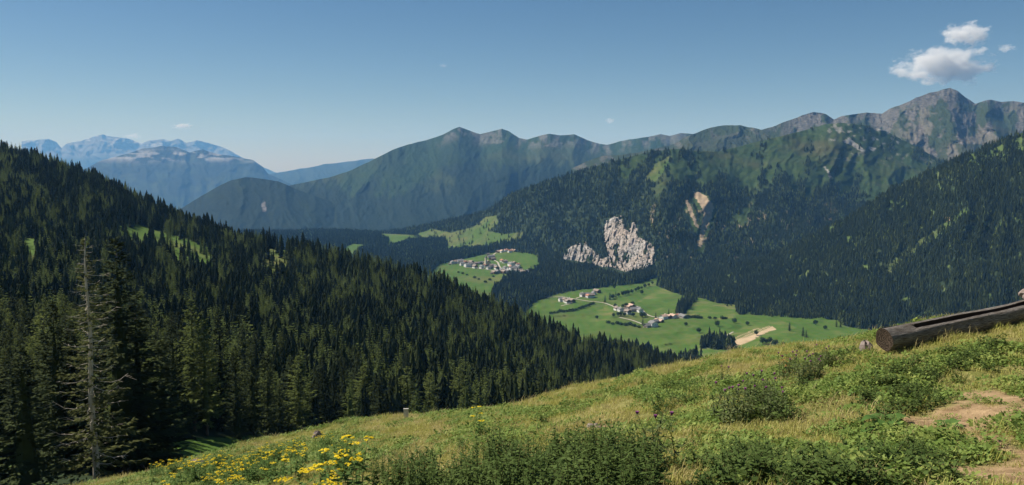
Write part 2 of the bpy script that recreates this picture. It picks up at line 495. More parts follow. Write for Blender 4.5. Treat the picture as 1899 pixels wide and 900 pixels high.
def cov_cent(u, v):
    n = fbm(u / 40, v / 60, 4, 44); g = ridged(u / 60 + v / 200, v / 240, 4, 45)
    tree = 330 + 30 * np.sin(u / 90.0) + 60 * (n - 0.5) + 60 * (fbm(u / 9, v / 12, 3, 47) - 0.5)
    past = smooth(8, -25, v - tree)
    past = np.maximum(past * (0.55 + 0.45 * smooth(0.35, 0.6, n)), smooth(0.80, 0.90, g) * smooth(410, 380, v) * 0.6)
    past = np.maximum(past, inside([(740, 326), (770, 324), (772, 332), (742, 333)], u, v) * 0.9)
    top = np.interp(u, s_cent.u, s_cent.V[:, 0])
    rk = smooth(30, 6, v - top) * smooth(0.40, 0.58, fbm(u / 12, v / 16, 4, 46)) * smooth(780, 850, u)
    rk = np.maximum(rk, inside_any([[(888, 262), (910, 258), (935, 262), (930, 267), (900, 268)], [(1005, 271), (1030, 264), (1046, 266), (1030, 273)]], u, v, 2) * 0.9)
    return dict(pasture=past, rock=rk * 0.5)
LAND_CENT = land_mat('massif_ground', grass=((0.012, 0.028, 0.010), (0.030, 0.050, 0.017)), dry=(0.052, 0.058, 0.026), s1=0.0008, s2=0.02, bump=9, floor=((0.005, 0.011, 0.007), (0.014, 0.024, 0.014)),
                     rock=((0.11, 0.10, 0.095), (0.22, 0.20, 0.19)))
s_cent.build('central_massif', LAND_CENT, cov_cent)
s_spur = Sheet([(280, [(400, 9000), (420, 8500), (470, 7400)]), (455, [(329, 9000), (380, 8300), (470, 7400)]), (760, [(412, 8600), (430, 8200), (470, 7400)])],
               [(280, 418), (320, 398), (345, 381), (372, 364), (400, 348), (430, 334), (455, 329), (470, 330), (490, 333), (515, 336), (530, 342), (545, 350), (580, 362), (640, 384), (760, 425)],
               260, 90, (0.04, 70, 120, 51), 0.004, 0.8, 51)
s_spur.build('wooded_spur', LAND_CENT, lambda u, v: dict(pasture=smooth(0.62, 0.75, fbm(u / 30, v / 20, 3, 52)) * 0.3,
             rock=inside([(484, 378), (492, 374), (494, 392), (488, 394)], u, v) * 0.8))

# ---- rocky peak range at the right
s_peak = Sheet([(1060, [(305, 7600), (320, 7200), (345, 6600), (380, 6000)]), (1330, [(235, 7800), (270, 7200), (310, 6600), (370, 6000)]), (1520, [(208, 7900), (250, 7300), (300, 6600), (360, 5900)]),
                (1760, [(164, 8000), (215, 7200), (285, 6300), (370, 5200)]), (2050, [(200, 7600), (240, 6900), (300, 5900), (370, 5000)])],
               [(1060, 312), (1090, 298), (1120, 288), (1150, 288), (1180, 284), (1240, 271), (1270, 256), (1300, 243), (1318, 237), (1345, 233), (1372, 232), (1400, 237), (1412, 240), (1440, 233),
                (1470, 222), (1490, 213), (1510, 208), (1522, 209), (1532, 212), (1546, 222), (1560, 215), (1580, 211), (1606, 209), (1636, 210), (1650, 201), (1680, 190), (1698, 182), (1722, 174), (1744, 168),
                (1762, 163), (1776, 169), (1790, 180), (1808, 192), (1822, 187), (1838, 184), (1856, 188), (1878, 188), (1899, 192), (1960, 199), (2050, 215)],
               560, 200, (0.075, 95, 120, 61), 0.009, 2.2, 61)
def cov_peak(u, v):
    top = np.interp(u, s_peak.u, s_peak.V[:, 0])
    n = fbm(u / 18, v / 22, 5, 62); dv = v - top
    rk = smooth(0.53, 0.63, n + 0.17 * smooth(40, 3, dv) - 0.04 * smooth(60, 120, dv)) * smooth(1380, 1500, u)
    rk = np.maximum(rk, smooth(0.52, 0.62, fbm(u / 14, v / 16, 4, 64)) * smooth(40, 0, dv) * 0.7)
    so = smooth(0.58, 0.68, fbm(u / 26, v / 20, 4, 66)) * smooth(1640, 1690, u) * smooth(190, 205, v) * 0.55
    return dict(pasture=1.0, rock=np.clip(rk, 0, 1) * 0.92, soil=so)
LAND_PEAK = land_mat('peak_ground', grass=((0.018, 0.030, 0.012), (0.040, 0.050, 0.020)), dry=(0.060, 0.055, 0.031), s1=0.0012, s2=0.028, bump=9,
                     rock=((0.045, 0.043, 0.039), (0.135, 0.124, 0.11)), soil=((0.115, 0.098, 0.080), (0.20, 0.172, 0.142)))
s_peak.build('rocky_peak_range', LAND_PEAK, cov_peak, smooth_shade=False)

# ---- middle mountain with the cliff
s_mid = Sheet([(540, [(436, 6200), (440, 6000), (446, 5700), (456, 5300)]), (720, [(428, 5700), (436, 5500), (444, 5250), (456, 4900)]), (900, [(390, 4900), (410, 4760), (430, 4620), (462, 4350)]),
               (1000, [(336, 4600), (390, 4350), (440, 4150), (485, 3850)]), (1110, [(303, 4500), (380, 4100), (450, 3800), (530, 3420)]), (1240, [(277, 4500), (360, 4000), (440, 3650), (545, 3100)]),
               (1400, [(266, 4900), (350, 4300), (430, 3800), (560, 3000)]), (1530, [(232, 5300), (320, 4600), (410, 4000), (520, 3300)]), (1700, [(275, 5500), (320, 5000), (400, 4300), (480, 3600)]), (1950, [(345, 5200), (380, 4800), (430, 4200), (480, 3600)])],
              [(540, 437), (640, 433), (720, 430), (790, 418), (830, 408), (862, 401), (890, 395), (910, 386), (950, 358), (1000, 340), (1060, 322), (1110, 307), (1160, 293), (1200, 283), (1240, 277),
               (1262, 276), (1290, 281), (1332, 281), (1370, 272), (1400, 264), (1440, 255), (1480, 245), (1530, 231), (1560, 228), (1600, 232), (1640, 242), (1690, 268), (1740, 295), (1800, 318), (1950, 350)],
              640, 230, (0.05, 105, 190, 71), 0.006, 0.6, 71)
def forest_mid(u, v):
    """Share of ground under trees on the middle mountain."""
    n = fbm(u / 26 + v / 60, v / 46, 5, 72)
    line = np.interp(u, [900, 1100, 1180, 1240, 1300, 1400, 1500, 1600, 1700, 1900], [300, 295, 300, 318, 335, 345, 360, 380, 395, 400])
    f = smooth(0.46, 0.54, n + 0.26 * np.clip((v - line) / 80.0, -0.95, 1.0) + 0.35 * (fbm(u / 7.0, v / 6.0, 3, 79) - 0.5))
    f = np.where(u < 1150, np.maximum(f, smooth(0.2, 0.3, n + 0.3 * np.clip((v - line) / 40.0, -1, 1))), f)
    bad = inside_any(PASTURE, u, v, 1.6)
    scar = inside_any(SOIL[2:], u, v, 1.0, 5, 6.0)
    for du, dv_ in ((-4, 0), (4, 0), (0, -8), (-3, -5), (3, -5), (-4, -12), (4, -12), (0, -14)): scar = scar | inside_any(SOIL[2:], u + du, v + dv_, 1.0, 5, 6.0)
    return f * (1 - 0.97 * bad) * (1 - scar)
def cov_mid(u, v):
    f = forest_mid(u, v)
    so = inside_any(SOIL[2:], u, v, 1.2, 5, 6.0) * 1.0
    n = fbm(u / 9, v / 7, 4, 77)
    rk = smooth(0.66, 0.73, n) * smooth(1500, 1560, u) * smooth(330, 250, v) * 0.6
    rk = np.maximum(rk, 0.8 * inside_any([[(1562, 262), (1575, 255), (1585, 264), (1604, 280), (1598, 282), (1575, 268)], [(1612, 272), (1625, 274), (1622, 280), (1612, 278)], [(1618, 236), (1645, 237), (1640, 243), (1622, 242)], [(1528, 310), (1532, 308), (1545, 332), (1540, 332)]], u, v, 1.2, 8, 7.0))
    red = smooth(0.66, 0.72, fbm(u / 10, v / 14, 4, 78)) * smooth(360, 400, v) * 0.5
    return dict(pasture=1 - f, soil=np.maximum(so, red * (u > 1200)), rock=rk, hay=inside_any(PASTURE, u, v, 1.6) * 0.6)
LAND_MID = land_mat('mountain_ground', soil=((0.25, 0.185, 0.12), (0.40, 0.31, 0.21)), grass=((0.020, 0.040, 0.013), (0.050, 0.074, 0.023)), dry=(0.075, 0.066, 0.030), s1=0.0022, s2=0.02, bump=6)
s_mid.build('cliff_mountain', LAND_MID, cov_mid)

# ---- valley floor
s_val = Sheet([(440, [(432, 5500), (450, 4700), (480, 3900), (530, 3000), (620, 2150), (740, 1500)]), (600, [(430, 5400), (450, 4700), (480, 3900), (530, 3000), (620, 2150), (740, 1500)]),
               (720, [(434, 5250), (452, 4650), (482, 3850), (530, 3000), (620, 2150), (740, 1500)]), (850, [(440, 4900), (460, 4400), (490, 3650), (530, 3000), (620, 2150), (740, 1500)]),
               (1000, [(446, 4550), (468, 4000), (500, 3400), (540, 2850), (620, 2120), (740, 1480)]), (1200, [(490, 3650), (505, 3400), (530, 2950), (570, 2480), (630, 1980), (740, 1420)]),
               (1400, [(540, 2850), (556, 2640), (575, 2400), (592, 2230), (640, 1830), (740, 1330)]), (1600, [(570, 2420), (582, 2300), (595, 2170), (615, 1980), (655, 1650), (740, 1260)]),
               (1950, [(575, 2350), (590, 2220), (600, 2100), (620, 1920), (660, 1600), (740, 1230)])], None, 520, 230, (0.020, 60, 16, 81), 0.0, 0.0, 81)
def cov_val(u, v):
    p, so = cover_valley(u, v)
    so = so * smooth(0.33, 0.43, fbm((u + 2.2 * v) / 26, (v + 0.42 * u) / 4.0, 3, 88))
    hay = inside_any([[(1280, 645), (1330, 622), (1400, 600), (1452, 596), (1478, 606), (1440, 624), (1400, 645), (1300, 660)], PASTURE[0], PASTURE[9], PASTURE[10], PASTURE[11], [(1100, 585), (1125, 566), (1142, 572), (1130, 590), (1105, 604)], [(1180, 560), (1240, 528), (1268, 545), (1230, 552), (1200, 566)]], u, v, 2.5, 6, 20.0) * 0.95
    hay = np.maximum(hay, 0.6 * smooth(0.60, 0.72, fbm(u / 34 + v / 20, v / 11, 4, 89)))
    return dict(pasture=p, soil=so, hay=hay * p)
LAND_VAL = land_mat('valley_ground', grass=((0.046, 0.100, 0.012), (0.078, 0.130, 0.022)), dry=(0.115, 0.115, 0.038), s1=0.006, s2=0.03, bump=0.8, plots=True)
s_val.build('valley_floor', LAND_VAL, cov_val)

# ---- right-hand wooded slope
s_right = Sheet([(1190, [(524, 3250), (528, 3200), (532, 3140), (538, 3050)]), (1290, [(508, 3200), (522, 3080), (540, 2900), (560, 2700)]), (1400, [(486, 3150), (520, 2900), (556, 2600), (590, 2320)]),
                 (1500, [(440, 3100), (500, 2750), (550, 2480), (594, 2240)]), (1620, [(372, 3050), (450, 2700), (530, 2400), (600, 2150)]), (1760, [(302, 3000), (400, 2600), (510, 2280), (612, 2000)]),
                 (1899, [(248, 2950), (370, 2500), (500, 2150), (630, 1850)]), (2080, [(190, 2900), (340, 2400), (490, 2050), (650, 1700)])],
                [(1190, 526), (1230, 521), (1290, 509), (1350, 495), (1420, 478), (1450, 465), (1500, 440), (1530, 425), (1560, 410), (1600, 386), (1640, 358), (1680, 340), (1720, 321), (1760, 301), (1800, 284), (1830, 272), (1865, 258), (1899, 246), (2080, 190)],
                420, 220, (0.06, 85, 220, 91), 0.005, 1.0, 91)
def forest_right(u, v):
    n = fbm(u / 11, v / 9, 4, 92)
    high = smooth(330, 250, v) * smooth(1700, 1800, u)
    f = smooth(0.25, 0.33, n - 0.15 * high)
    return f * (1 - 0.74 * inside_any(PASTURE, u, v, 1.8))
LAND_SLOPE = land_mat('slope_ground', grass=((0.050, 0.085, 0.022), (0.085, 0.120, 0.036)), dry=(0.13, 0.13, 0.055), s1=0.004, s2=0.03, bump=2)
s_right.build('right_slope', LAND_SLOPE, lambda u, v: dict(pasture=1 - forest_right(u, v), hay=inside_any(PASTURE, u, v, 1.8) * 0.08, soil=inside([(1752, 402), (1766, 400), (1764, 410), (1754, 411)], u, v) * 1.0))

# ---- left wooded hill
s_left = Sheet([(-260, [(232, 1650), (300, 1300), (470, 720), (680, 300), (960, 92)]), (-100, [(250, 1600), (320, 1250), (480, 690), (690, 290), (960, 90)]), (0, [(281, 1500), (350, 1150), (500, 660), (700, 280), (960, 88)]), (150, [(322, 1400), (400, 1040), (540, 610), (720, 262), (962, 86)]),
                (300, [(395, 1250), (450, 980), (575, 570), (745, 252), (962, 88)]), (450, [(446, 1150), (505, 880), (615, 530), (765, 270), (945, 100)]), (600, [(478, 1060), (560, 810), (660, 530), (780, 300), (930, 125)]),
                (800, [(530, 1010), (610, 770), (700, 530), (790, 350), (900, 190)]), (950, [(592, 1000), (655, 790), (725, 570), (795, 400), (880, 250)]), (1100, [(643, 1050), (692, 860), (748, 660), (804, 490), (880, 320)]),
                (1290, [(690, 1150), (732, 960), (782, 750), (832, 570), (890, 420)]), (1480, [(745, 1200), (780, 1000), (820, 800), (860, 620), (910, 460)])],
               None, 420, 240, (0.03, 130, 90, 101), 0.01, 2.0, 101)
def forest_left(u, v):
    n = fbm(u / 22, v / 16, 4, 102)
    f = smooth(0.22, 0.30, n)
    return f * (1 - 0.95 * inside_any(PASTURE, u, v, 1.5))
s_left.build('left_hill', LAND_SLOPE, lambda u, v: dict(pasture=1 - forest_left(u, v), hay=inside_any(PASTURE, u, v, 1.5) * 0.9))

# ---- lowest ground under everything, out to the horizon
g = MB(); g.add([(-28000, -1500, -1200), (28000, -1500, -1200), (28000, 43500, -1200), (-28000, 43500, -1200)], [(0, 1, 2, 3)])
gm = g.mesh('ground', LAND_FAR)
tag(obj('ground', gm), kind='structure')

# ------------------------------------------------------------------ meadow in the foreground
MK = [(0, 0, -1.65), (0, 3.5, -2.15), (0, -8, -0.9), (6, 0, -1.0), (6, -8, 0.1), (14, 4, -0.8), (-6, 0, -3.4), (-6, -8, -2.8), (-16, 4, -8.2), (-30, 10, -15), (20, 16, -2.6), (34, 22, -3.4), (30, 8, 0.0)]
for u, v, d in [(1899, 900, 7.5), (1899, 760, 11), (1899, 650, 16.5), (1780, 640, 17.8), (1640, 655, 17.3), (1900, 578, 26), (1800, 592, 28), (1700, 614, 30), (1640, 760, 12.5), (1640, 900, 7.8),
                (1400, 900, 8.2), (1400, 780, 14.5), (1400, 700, 25), (1400, 660, 36), (1500, 646, 33), (1600, 634, 31), (1200, 900, 9), (1200, 800, 15.5), (1200, 735, 27), (1200, 701, 38), (1290, 682, 37),
                (1060, 728, 40), (949, 900, 10), (949, 810, 18.5), (949, 775, 29), (949, 757, 41), (750, 900, 13), (750, 835, 22), (750, 792, 37), (750, 776, 50),
                (560, 900, 17), (560, 855, 29), (560, 826, 43), (560, 812, 54), (350, 900, 26), (350, 872, 40), (350, 860, 50), (200, 905, 36), (200, 896, 46), (0, 960, 34), (0, 940, 48), (-300, 1000, 44)]:
    MK.append(tuple(P(u, v, d)))
for u, d, z in [(949, 60, -25), (949, 90, -43), (949, 130, -75), (560, 78, -34), (560, 105, -52), (200, 70, -36), (200, 95, -50), (-300, 78, -40), (750, 70, -28), (750, 95, -44), (1200, 55, -19), (1200, 85, -36), (1400, 52, -16), (1400, 85, -34),
                (1400, 130, -68), (1600, 46, -13), (1600, 80, -30), (1850, 42, -11), (1850, 80, -28), (1900, 130, -60), (2300, 60, -14), (2300, 120, -45), (560, 140, -75), (-300, 120, -62)]:
    q = P(u, 400, d); MK.append((q[0], q[1], z))
for u, v, d in ((1985, 581, 19.6), (1930, 590, 19.1)): MK.append(tuple(P(u, v, d)))     # bank under the right end of the trough
MK = np.array(MK, float)
def _tps(r2): return np.where(r2 > 1e-9, 0.5 * r2 * np.log(np.maximum(r2, 1e-9)), 0.0)
_n = len(MK); _s = 10.0
_X = MK[:, :2] / _s
_A = _tps(((_X[:, None] - _X[None]) ** 2).sum(-1)) + np.eye(_n) * 0.02
_Q = np.concatenate([np.ones((_n, 1)), _X], 1)
_M = np.block([[_A, _Q], [_Q.T, np.zeros((3, 3))]])
_W = np.linalg.solve(_M, np.concatenate([MK[:, 2], np.zeros(3)]))
def meadow_z(x, y):
    x = np.asarray(x, float); y = np.asarray(y, float); sh = np.broadcast(x, y).shape
    q = np.stack([(x + 0 * y).ravel(), (y + 0 * x).ravel()], -1) / _s
    out = np.empty(len(q))
    for i in range(0, len(q), 20000):
        c = q[i:i + 20000]
        out[i:i + 20000] = _tps(((c[:, None] - _X[None]) ** 2).sum(-1)) @ _W[:_n] + _W[_n] + c @ _W[_n + 1:]
    xx, yy = q[:, 0] * _s, q[:, 1] * _s
    out += (fbm(xx / 3.2, yy / 3.2, 3, 201) - 0.5) * 0.62 + (fbm(xx / 0.7, yy / 0.7, 2, 203) - 0.5) * 0.10
    return out.reshape(sh)
ys = np.concatenate([np.linspace(-9, 24, 190), 24 * (135 / 24) ** (np.arange(1, 131) / 130)])
xs = np.sinh(np.linspace(-1, 1, 300) * 3.0) / math.sinh(3.0) * 85
MX, MY = np.meshgrid(xs, ys, indexing='ij')
MZ = meadow_z(MX, MY)
idx = np.arange(MX.size).reshape(MX.shape)
faces = np.stack([idx[:-1, :-1], idx[1:, :-1], idx[1:, 1:], idx[:-1, 1:]], -1).reshape(-1, 4)

# bare, dry and leafy patches of the meadow, as world places (x, y, radius x, radius y)
def spot(u, v):
    """Ground point of the meadow seen at pixel (u, v): march along the ray."""
    x, z = ray(u, v)
    d = 3.0 * (120 / 3.0) ** (np.arange(900) / 899)
    below = meadow_z(x * d, d) > z * d
    k = int(np.argmax(below)) if below.any() else 899
    return np.array([x * d[k], d[k], float(meadow_z(x * d[k], d[k]))])
def patches(lst):
    out = []
    for u0, v0, u1, v1 in lst:
        c = spot((u0 + u1) / 2, (v0 + v1) / 2)
        rx = (u1 - u0) / 2 / FOC * c[1]
        y0 = spot((u0 + u1) / 2, v1)[1]; y1 = spot((u0 + u1) / 2, v0)[1]
        out.append((c[0], (y0 + y1) / 2, rx, max(0.15, (y1 - y0) / 2)))
    return out
SOIL_M = patches([(1640, 758, 1750, 796), (1745, 745, 1910, 806), (1720, 850, 1840, 895), (1810, 795, 1910, 860), (1780, 845, 1910, 915), (1840, 720, 1910, 760), (1100, 785, 1150, 800)])
HERB_M = patches([(1540, 668, 1760, 765), (1700, 640, 1899, 690), (1500, 790, 1760, 900), (1300, 820, 1500, 905), (1340, 690, 1480, 770), (1200, 700, 1300, 770), (1840, 690, 1899, 715), (1690, 790, 1790, 850),
                  (880, 758, 900, 768), (820, 768, 900, 778), (1180, 700, 1290, 730), (1560, 640, 1640, 690), (290, 850, 600, 905), (500, 830, 640, 870), (600, 850, 680, 905)])
DRY_M = patches([(1440, 740, 1540, 830), (1290, 650, 1420, 690), (1480, 660, 1600, 700), (750, 800, 860, 850), (1040, 770, 1170, 805), (640, 770, 900, 790)])
def patch_w(lst, x, y, seed):
    w = np.zeros(np.broadcast(x, y).shape)
    nz = (fbm(np.asarray(x) * 1.7, np.asarray(y) * 1.7, 4, seed, 0.65) - 0.5) * 2.6
    for cx, cy_, rx, ry in lst:
        r = np.sqrt(((x - cx) / rx) ** 2 + ((y - cy_) / ry) ** 2) + nz
        w = np.maximum(w, smooth(1.12, 0.72, r))
    return w
m = NT('meadow_turf'); p = m.pos()
n1 = m.noise(p, 0.8, 5, 0.65); n2 = m.noise(p, 9.0, 4, 0.7)
c = m.mix(m.remap(n1, 0.35, 0.65), (0.16, 0.165, 0.042), (0.29, 0.26, 0.095))
c = m.mix(m.remap(n2, 0.3, 0.75, 0, 0.7), c, (0.06, 0.06, 0.025))
c = m.mix(m.attr('soil'), c, m.mix(m.remap(m.noise(p, 3.0, 6, 0.75), 0.35, 0.65), (0.17, 0.11, 0.058), (0.36, 0.25, 0.14)))
m.color(c); m.bump(n2, 0.8, 0.05)
me = mesh_np('meadow', np.stack([MX, MY, MZ], -1).reshape(-1, 3), faces, [m.m], True)
attr(me, 'soil', patch_w(SOIL_M, MX, MY, 211))
tag(obj('meadow', me), kind='structure')

# ------------------------------------------------------------------ trees
def kites(o, d, up, length, width):
    """Leaf-spray faces: kite quads from origins o along unit d, lying across up."""
    side = np.cross(d, up); side /= np.linalg.norm(side, axis=1, keepdims=True) + 1e-9
    L = length[:, None]; Wd = width[:, None]
    a = o; b = o + d * L * 0.45 + side * Wd; c_ = o + d * L; e = o + d * L * 0.45 - side * Wd
    v = np.stack([a, b, c_, e], 1).reshape(-1, 3)
    f = np.arange(len(v)).reshape(-1, 4)
    return v, f

def crown(seed, H, R, whorls, per, sprays, base=0.07, droop=0.35, kite=(0.55, 0.13), ragged=0.3, power=0.85, core=0.0, gap=0.0):
    r = np.random.default_rng(seed)
    h = base * H + (H * 0.985 - base * H) * (np.linspace(0, 1, whorls) ** 0.95)
    h = np.repeat(h, per) + r.normal(0, H * 0.006, whorls * per)
    a = r.random(len(h)) * 2 * math.pi + np.repeat(np.arange(whorls), per) * 2.4 + np.tile(np.arange(per) * 2 * math.pi / per, whorls)
    t = np.clip((h - base * H) / (H * (1 - base)), 0, 1)
    lobes = 1 + 0.22 * np.sin(a * 2 + seed) * (1 - t) + ragged * 0.5 * (noise(h / (0.09 * H), np.cos(a) * 1.5 + np.sin(a), seed) - 0.5) * 2
    L = R * ((1 - t) ** power) * np.minimum(1, 0.5 + 3.2 * t + 0.25) * lobes * (1 + r.normal(0, ragged * 0.5, len(h))) + 0.02 * R
    keep = r.random(len(h)) > gap
    h, a, t, L = h[keep], a[keep], t[keep], np.maximum(L[keep], 0.015 * R)
    n = np.maximum(2, np.round(sprays * (0.35 + 0.65 * L / R))).astype(int)
    i = np.repeat(np.arange(len(h)), n)
    s_ = r.random(len(i)) ** 0.7 * 0.95 + 0.06
    ca, sa = np.cos(a[i]), np.sin(a[i])
    rad = L[i] * s_
    up_t = t[i]                                          # upper branches rise, lower ones hang
    z = h[i] + L[i] * ((0.42 * up_t - droop * (1 - up_t)) * s_ + 0.22 * s_ ** 3)
    o = np.stack([ca * rad, sa * rad, z], -1) + r.normal(0, 0.012 * R, (len(i), 3))
    sd = np.where(r.random(len(i)) < 0.5, -1, 1) * r.uniform(0.2, 1.15, len(i)) * (1 - 0.5 * s_)
    d = np.stack([np.cos(a[i] + sd), np.sin(a[i] + sd), r.normal(-0.28, 0.25, len(i)) + 0.35 * up_t], -1)
    d /= np.linalg.norm(d, axis=1, keepdims=True)
    up = np.stack([r.normal(0, 0.45, len(i)), r.normal(0, 0.45, len(i)), np.ones(len(i))], -1)
    ln = kite[0] * (0.55 + 0.6 * L[i] / R) * r.uniform(0.6, 1.3, len(i)); wd = kite[1] * r.uniform(0.6, 1.3, len(i)) * (0.6 + 0.5 * L[i] / R)
    v, f = kites(o, d, up, ln, wd)
    top = H
    tips, tf = kites(np.array([[0, 0, H * 0.965]] * 3, float), np.array([[0.05, 0, 1], [-0.03, 0.05, 1], [0, -0.05, 1]], float), np.array([[1, 0, 0], [0, 1, 0], [1, 1, 0]], float), np.full(3, H * 0.045), np.full(3, kite[1] * 0.5))
    fs = [f, tf + len(v)]; v = np.concatenate([v, tips])
    if core:
        k = 6; ang = np.arange(k) * 2 * math.pi / k
        ring = np.stack([np.cos(ang) * R * core, np.sin(ang) * R * core, np.full(k, base * H)], -1)
        b = len(v); v = np.concatenate([v, ring, [[0, 0, H * 0.9]]])
        fs.append(np.array([(b + q, b + (q + 1) % k, b + k) for q in range(k)]))
    return v, fs

def trunk_mesh(name, H, r0, mat, n=7):
    b = MB(); k = 6
    b.tube([(0.02 * H * 0.1 * math.sin(i * 1.7), 0.015 * H * 0.1 * math.cos(i * 2.3), -0.6 + (H * 0.93 + 0.6) * i / k) for i in range(k + 1)], [r0 * (1.25 if i == 0 else 1) * (1 - 0.93 * i / k) for i in range(k + 1)], n)
    return b.mesh(name, mat, True)

SPR = []       # near spruces: (trunk mesh, crown mesh), 20 m tall
for sd, R, gp, pw, rg in ((1, 3.2, 0.05, 0.80, 0.32), (2, 2.7, 0.12, 0.6, 0.45), (3, 3.8, 0.08, 0.9, 0.38), (4, 2.5, 0.18, 0.7, 0.5)):
    v, f = crown(sd, 20, R, 46, 7, 19, 0.05, 0.34, (0.62, 0.15), rg, pw, 0.34, gp)
    SPR.append((trunk_mesh('spruce_trunk', 20, 0.24, MAT['bark']), mesh_np('spruce_crown', v, f, [MAT['spruce_near']])))
LAR = []
for sd, R, gp in ((11, 2.7, 0.2), (12, 3.1, 0.25)):
    v, f = crown(sd, 18, R, 36, 7, 17, 0.12, 0.18, (0.6, 0.13), 0.45, 0.7, 0.15, gp)
    LAR.append((trunk_mesh('larch_trunk', 18, 0.2, MAT['bark']), mesh_np('larch_crown', v, f, [MAT['larch_near']])))

def hidden(name, me):
    return bpy.data.objects.new(name, me)          # source of geometry only, never part of the scene
def lod(name, seed, H, R, whorls, per, sprays, kite, mat, core, ragged=0.3, **kw):
    v, f = crown(seed, H, R, whorls, per, sprays, 0.04, 0.3, kite, ragged, 0.82, core, **kw)
    return hidden(name, mesh_np(name, v, f, [mat]))
def skirt_tree(name, seed, H, R, tiers, seg, mat, feather, power=0.85, ragged=0.25):
    """A spruce at middle distance: tiers of drooping, jagged branch skirts and loose sprays at their rims."""
    r = np.random.default_rng(seed); V, Fq, Ft = [], [], []
    for j in range(tiers):
        t = j / tiers; zt = H * (0.05 + 0.95 * min(1, (j + 1.55) / tiers)); zb = H * (0.04 + 0.95 * t)
        Rb = R * (1 - t) ** power * (1 + r.normal(0, 0.09)); Rt = Rb * 0.22 if j < tiers - 1 else 0.02
        ph = r.random() * 6.28; b = len(V); off = r.normal(0, 0.06 * R, 2)
        for k in range(seg):
            a = ph + 2 * math.pi * k / seg
            rr = Rb * (1 + (ragged if k % 2 else -ragged) + r.normal(0, ragged * 0.6)); rr = max(rr, Rt * 1.3)
            V.append((math.cos(a) * rr + off[0], math.sin(a) * rr + off[1], zb + H / tiers * (0.1 - 0.35 * (k % 2) + r.normal(0, 0.18))))
        for k in range(seg):
            a = ph + 2 * math.pi * k / seg; V.append((math.cos(a) * Rt, math.sin(a) * Rt, min(zt, H)))
        for k in range(seg):
            k2 = (k + 1) % seg; Fq.append((b + k, b + k2, b + seg + k2, b + seg + k))
    V = np.array(V)
    n = feather; zz = r.random(n) ** 1.3; a = r.random(n) * 6.28; rad = R * (1 - zz) ** power * r.uniform(0.75, 1.1, n)
    o = np.stack([np.cos(a) * rad, np.sin(a) * rad, H * (0.05 + 0.93 * zz)], -1)
    d = np.stack([np.cos(a), np.sin(a), r.normal(-0.35, 0.3, n) + 0.5 * zz], -1); d /= np.linalg.norm(d, axis=1, keepdims=True)
    kv, kf = kites(o, d, np.stack([r.normal(0, .5, n), r.normal(0, .5, n), np.ones(n)], -1), R * 0.30 * r.uniform(0.6, 1.3, n) * (1.1 - 0.6 * zz), R * 0.10 * r.uniform(0.7, 1.3, n))
    return hidden(name, mesh_np(name, np.concatenate([V, kv]), [np.array(Fq), kf + len(V)], [mat]))
MIDT = [skirt_tree('spruce_middle', 21, 20, 2.7, 11, 10, MAT['spruce'], 90, 0.68, 0.32), skirt_tree('spruce_middle', 22, 20, 3.3, 10, 10, MAT['spruce'], 100, 0.55, 0.36), skirt_tree('spruce_middle', 23, 20, 2.3, 12, 9, MAT['spruce'], 80, 0.8, 0.3),
        lod('larch_middle', 27, 18, 3.2, 15, 6, 6, (1.1, 0.30), MAT['larch'], 0.5, 0.45)]
FART = [skirt_tree('spruce_far', 31, 20, 3.0, 6, 8, MAT['spruce'], 18, 0.68), skirt_tree('spruce_far', 32, 20, 3.5, 5, 8, MAT['spruce'], 18, 0.55), skirt_tree('spruce_far', 33, 20, 2.6, 6, 8, MAT['spruce'], 16, 0.8),
        skirt_tree('larch_far', 37, 18, 3.4, 5, 8, MAT['larch'], 20, 0.6, 0.4)]

